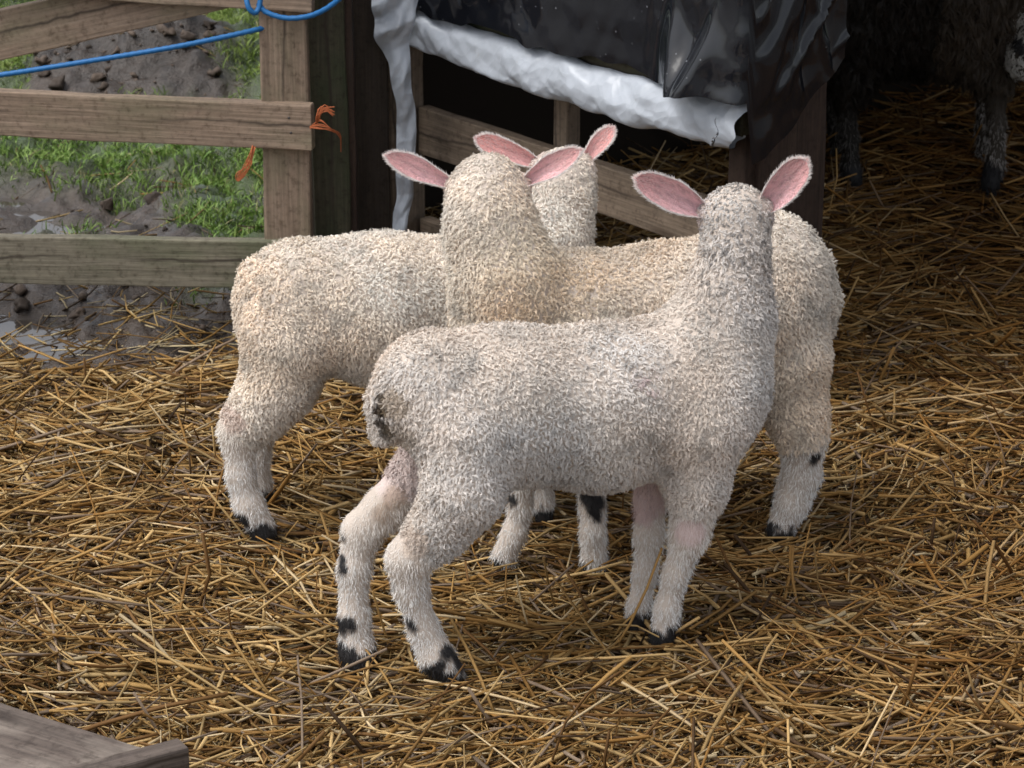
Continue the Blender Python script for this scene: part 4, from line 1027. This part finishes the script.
def make_shed():
    root = thing('sheep_shed', (Nn[0], Nn[1], 0), 'low timber sheep shed with black plastic sides and a white taped beam', 'shed')
    rl = np.array(root.location); out = -Vd                       # outward normal of the side wall
    n0 = Nn * [1, 1, 0]; f0 = Ff * [1, 1, 0]
    P3 = lambda a, b, z: n0 + U * a + Vd * b + Zv * z             # a along wall (away), b to the right, z up
    hb = .070
    # beam under the tape
    board('beam', P3(.012, .03, ZB - hb / 2), P3(LW + .02, .03, ZB - hb / 2), hb, .045, (0, 0, 1), M_POSTW, root, 1)
    # lower rail, set just inside
    zr = at(520, 172, 4.25)
    za = ZB - .228
    ra, rb = at_z(417, 127, 0), None
    board('rail', P3(-.02, .045, za), P3(LW + .01, .045, za), .078, .022, (0, 0, 1), M_GREYW, root, 2)
    board('rail', P3(-.02, .045, .075), P3(LW + .01, .045, .075), .068, .022, (0, 0, 1), M_GREYW, root, 12)
    # uprights between the rails
    board('upright', P3(LW * .60, .075, .0), P3(LW * .60, .075, ZB - .02), .032, .03, U, M_GREYW, root, 3)
    board('upright', P3(.028, .055, 0), P3(.028, .055, ZB - hb), .05, .035, U, M_REDW, root, 4)
    # corner post: wide reddish board facing the open front
    board('corner_post', P3(.03, .098, -.05), P3(.03, .098, 1.35), .165, .035, Vd, M_REDW, root, 5)
    # far post and boards
    board('post', P3(LW + .045, .03, -.05), P3(LW + .045, .03, 1.3), .05, .05, U, M_GREYW, root, 6)
    bl = at(371, 130, 4.32); 
    board('side_board', (bl[0], bl[1], -.05), (bl[0], bl[1], ZB + .02), 36 * pxm(bl), .022, (1, 0, 0), M_DARKW, root, 7)
    bl = at(394, 160, 4.345)
    board('side_board', (bl[0], bl[1], -.05), (bl[0], bl[1], ZB), 16 * pxm(bl), .022, (1, 0, 0), M_GREYW, root, 8)
    bl = at(378, 12, 4.34); br = at(340, 12, 4.34)
    board('side_board', at(335, 12, 4.335), at(412, 18, 4.335), .05, .03, (0, 0, 1), M_DARKW, root, 9)
    # walls that close the far side, back, right, and the roof (all roughly 1.3 m high)
    H = 1.32; W_, D_ = 2.0, 1.02
    M_IN, _, _ = mat('shed_lining', (.022, .017, .013), .85, .1)
    def slab(name, a0, a1, b0, b1, z0, z1, m=M_DARKW):
        c = [P3(a, b, z) for a in (a0, a1) for b in (b0, b1) for z in (z0, z1)]
        V = np.array(c) - rl; F = np.array([[0, 1, 3, 2], [4, 6, 7, 5], [0, 4, 5, 1], [2, 3, 7, 6], [0, 2, 6, 4], [1, 5, 7, 3]])
        # make the board seams real: split into planks along the long horizontal axis
        me = mesh_np(name, V, [F], m, smooth=False); return link(name, me, root)
    def planks(name, a0, a1, b0, b1, z0, z1, along):
        n = 12
        for i in range(n):
            t0, t1 = i / n, (i + 1) / n - .008
            if along == 'a': slab(name, a0 + (a1 - a0) * t0, a0 + (a1 - a0) * t1, b0, b1, z0, z1)
            else: slab(name, a0, a1, b0 + (b1 - b0) * t0, b0 + (b1 - b0) * t1, z0, z1)
    slab('back_wall', D_, D_ + .03, 0.0, W_, -.05, H, M_IN)
    slab('side_wall', -.42, D_, W_, W_ + .03, -.05, H, M_IN)
    slab('side_wall', LW + .075, D_, -.01, .02, -.05, H, M_IN)
    # roof: corrugated sheet, overhanging the front
    nu, nv = 160, 6; us = np.linspace(-.04, W_ + .1, nu); vs = np.linspace(OVER, D_ + .1, nv)
    V = []
    for u in us:
        for v in vs: V.append(P3(v, u, H + .02 + .009 * math.sin(u * 2 * math.pi / .076)))
    V = np.array(V); F = grid_faces(nu, nv); VV = np.concatenate([V, V + [0, 0, .003]]); FF = np.concatenate([F[:, ::-1], F + len(V)])
    M_R, _, _ = mat('roof_sheet', (.12, .11, .10), .5, .4)
    link('roof', mesh_np('roof', VV - rl, [FF], M_R, smooth=True), root)
    # black plastic over the side wall, turning the corner
    arc = LW + .02
    nu, nv = 260, 150
    s = np.linspace(-.19, arc, nu)                      # <0 is round the corner, on the front
    t = np.linspace(0, 1, nv)
    S, T = np.meshgrid(s, t, indexing='ij'); S, T = S.ravel(), T.ravel()
    zlow = np.where(S > -.002, ZB - .012, ZB - .105 + np.clip(-S, 0, 1) * .62)
    zlow = zlow + (vnoise(np.column_stack([S, S * 0, S * 0]), 30, 4) - .5) * .015
    zt = H + .01; z = zlow + (zt - zlow) * T
    # rounded corner
    rc = .02; a_ = np.where(S > 0, S, 0); b_ = np.where(S < 0, -S, 0)
    base = n0 + np.outer(a_, U) + np.outer(b_, Vd) + np.outer(z, Zv)
    w_ = sstep(-rc, rc, S)[:, None]
    nrm = nrmz(w_ * out + (1 - w_) * (-U))
    rs = np.random.RandomState(12); hgt = z - ZB
    wr = .010 + 0 * S + (vnoise(np.column_stack([S * 3, z * 3, S * 0]), 1.6, 301) - .5) * .030
    for k in range(30):                                   # thin hanging creases
        s0 = rs.uniform(-.17, LW); lean = rs.normal() * .18; wd_ = rs.uniform(.0025, .010); am = rs.uniform(.002, .009); z0 = rs.uniform(-.05, .22); z1 = z0 + rs.uniform(.08, .5)
        dl = S - s0 - lean * hgt - .010 * np.sin(hgt * rs.uniform(14, 40) + k)
        wr = wr + am * np.exp(-np.abs(dl) / wd_) * sstep(z0, z0 + .03, hgt) * sstep(z1, z1 - .05, hgt)
    for (s0, sl, am, wd_, h0, h1) in ((-.005, -.50, .020, .010, -.03, .8), (-.045, -.95, .014, .006, -.02, .30), (.03, -.85, .012, .005, .02, .5), (-.12, -1.4, .010, .005, .02, .16)):
        dl = S - s0 - sl * hgt; wr = wr + am * np.exp(-np.abs(dl) / wd_) * sstep(h0, h0 + .03, hgt) * sstep(h1, h1 - .1, hgt)
    wr += .052 * np.exp(-((S - .075) / .05) ** 2) * sstep(.10, .0, hgt - .03 * np.sin(S * 60))     # slack sheet slumped over the beam
    wr += (crumple(S, z, 11, 77, 3, .4) - .4) * .0042
    wr = np.where(S < 0, np.minimum(wr, .030), wr)
    V = base + nrm * wr[:, None] + out * .008 * w_
    F = grid_faces(nu, nv)[:, ::-1]
    link('plastic_sheet', mesh_np('plastic_sheet', V - rl, [F], M_PLAST), root)
    # white tape wrapped along the beam
    nu, nv = 330, 44; uu = np.linspace(-.0, LW + .045, nu); vv = np.linspace(0, 1, nv)
    A, B = np.meshgrid(uu, vv, indexing='ij'); A, B = A.ravel(), B.ravel()
    tA = A / LW
    hh = .053 - .011 * tA + .004 * (vnoise(np.column_stack([A, A * 0, A * 0]), 9, 7) - .5)     # half height of the wrap
    ang = (78 - B * 215) * np.pi / 180                      # from over the top, down the front, under
    cy = np.sign(np.cos(ang)) * np.abs(np.cos(ang)) ** .6 * (.026) + .016 * sstep(0, .7, B); cz = np.sin(ang) * hh * .72
    sag = -.010 - .010 * np.sin(np.clip(tA, 0, 1) * np.pi)
    zc = ZB - .036 + sag
    Pw = np.column_stack([A * 14, B * 2.0 + A * 3, A * 0]); 
    wr = (ridged(Pw * [.55, .8, 1], 1.0, 401, 2) - .5) * .010 + (crumple(A * .8, B * .17 + A * .1, 6, 41, 3, .4) - .4) * .018 + (crumple(A, B * .12, 26, 51, 2, .3) - .4) * .0022
    rag = (vnoise(np.column_stack([B * 9, B * 0, B * 0]), 1, 6) - .5) * .03 * (tA < .06)
    Pn = n0 + np.outer(A + rag * 1 - .004 + .022 * (B - .2) * (tA < .05), U) - np.outer(cy + np.cos(ang) * wr - .010, Vd) + np.outer(zc + cz + np.sin(ang) * wr, Zv)
    V = Pn; F = grid_faces(nu, nv); 
    th = np.tile(0, 1)
    link('tape_wrap', mesh_np('tape_wrap', V - rl, [F], M_TAPE), root)
    # black underside flap showing at the cut end of the tape
    nu, nv = 14, 26; A, B = np.meshgrid(np.linspace(-.012, .012, nu), np.linspace(0, 1, nv), indexing='ij'); A, B = A.ravel(), B.ravel()
    ang = (85 - B * 240) * np.pi / 180; rr = .9 + .25 * vnoise(np.column_stack([A * 40, B * 5, A * 0]), 1, 8)
    V = n0 + np.outer(A, U) - np.outer(np.cos(ang) * .026 * rr - .012, Vd) + np.outer(ZB - .052 + np.sin(ang) * .045 * rr, Zv)
    None and link('torn_end', mesh_np('torn_end', V - rl, [grid_faces(nu, nv)], M_PLAST), root)
    # tape tail hanging down the far post
    path = [(396, -4, 24, 0), (392, 10, 22, 0), (392, 36, 18, 0), (399, 64, 11, 0), (404, 100, 9, .0), (406, 130, 10, 0), (405, 170, 9, 0), (404, 205, 8, 0), (402, 240, 7, 0), (402, 290, 6, 0)]
    pa = np.array(path, float); nt_ = 150; tt = np.linspace(0, len(pa) - 1, nt_); cx, cyp, hw = [np.interp(tt, np.arange(len(pa)), pa[:, i]) for i in range(3)]
    nv = 22; V = []
    for i in range(nt_):
        Yd = 4.285
        c = at(cx[i], cyp[i], Yd); m_ = pxm(c)
        for v in np.linspace(-1, 1, nv):
            p = c + np.array([1, 0, 0]) * (v * hw[i] * m_) + np.array([0, -1, 0]) * (.012 * math.cos(v * 1.5))
            V.append(p)
    V = np.array(V); q = np.column_stack([V[:, 0] * 34 + V[:, 2] * 6, V[:, 2] * 5, V[:, 0] * 0])
    V[:, 1] -= (crumple(V[:, 0], V[:, 2] * .6, 16, 61, 4, .4) - .4) * .034
    V[:, 0] += (vnoise(np.column_stack([V[:, 2], V[:, 2] * 0, V[:, 2] * 0]), 28, 9) - .5) * .012
    link('tape_tail', mesh_np('tape_tail', V - rl, [grid_faces(nt_, nv)[:, ::-1]], M_TAPE), root)
OVER = -.54

def make_trough():
    """corner of an old wooden trough poking into the bottom left"""
    z = .085
    A = at_z(0, 712, z); Bc = at_z(150, 757, z)
    u = Bc - A; u[2] = 0; u = nrmz(u); v = np.array([u[1], -u[0], 0])  # towards the camera side
    if v[1] > 0: v = -v
    root = thing('wooden_trough', (Bc + v * .1) * [1, 1, 0], 'weathered grey brown plank trough lying in the straw', 'trough')
    e = A - u * .5
    # long side board tipped inwards, top edge running A -> Bc
    board('side_plank', e + v * .11 + [0, 0, -.004], Bc + v * .11 + u * .018 + [0, 0, -.004], .215, .022, v + [0, 0, -.06], M_TROUGH, root, 3)
    endp = Bc + u * .012
    q = at_z(184, 752, z + .012); q0 = at_z(100, 775, z + .012); dd = nrmz(q0 - q)
    board('end_cap', q0 + dd * .10 + [0, 0, -.002], q + [0, 0, -.002], .030, .028, (0, 0, 1), M_TROUGH, root, 4)
    board('base_plank', e + v * .13 + [0, 0, -.065], Bc + v * .13 + [0, 0, -.065], .17, .09, v, M_TROUGH, root, 6)

make_ground()
make_puddles()
make_clods()
make_grass()
make_gate()
make_shed()
make_ropes()
make_trough()
make_straw()
lamb_A()
lamb_B()
lamb_C()
ewe()
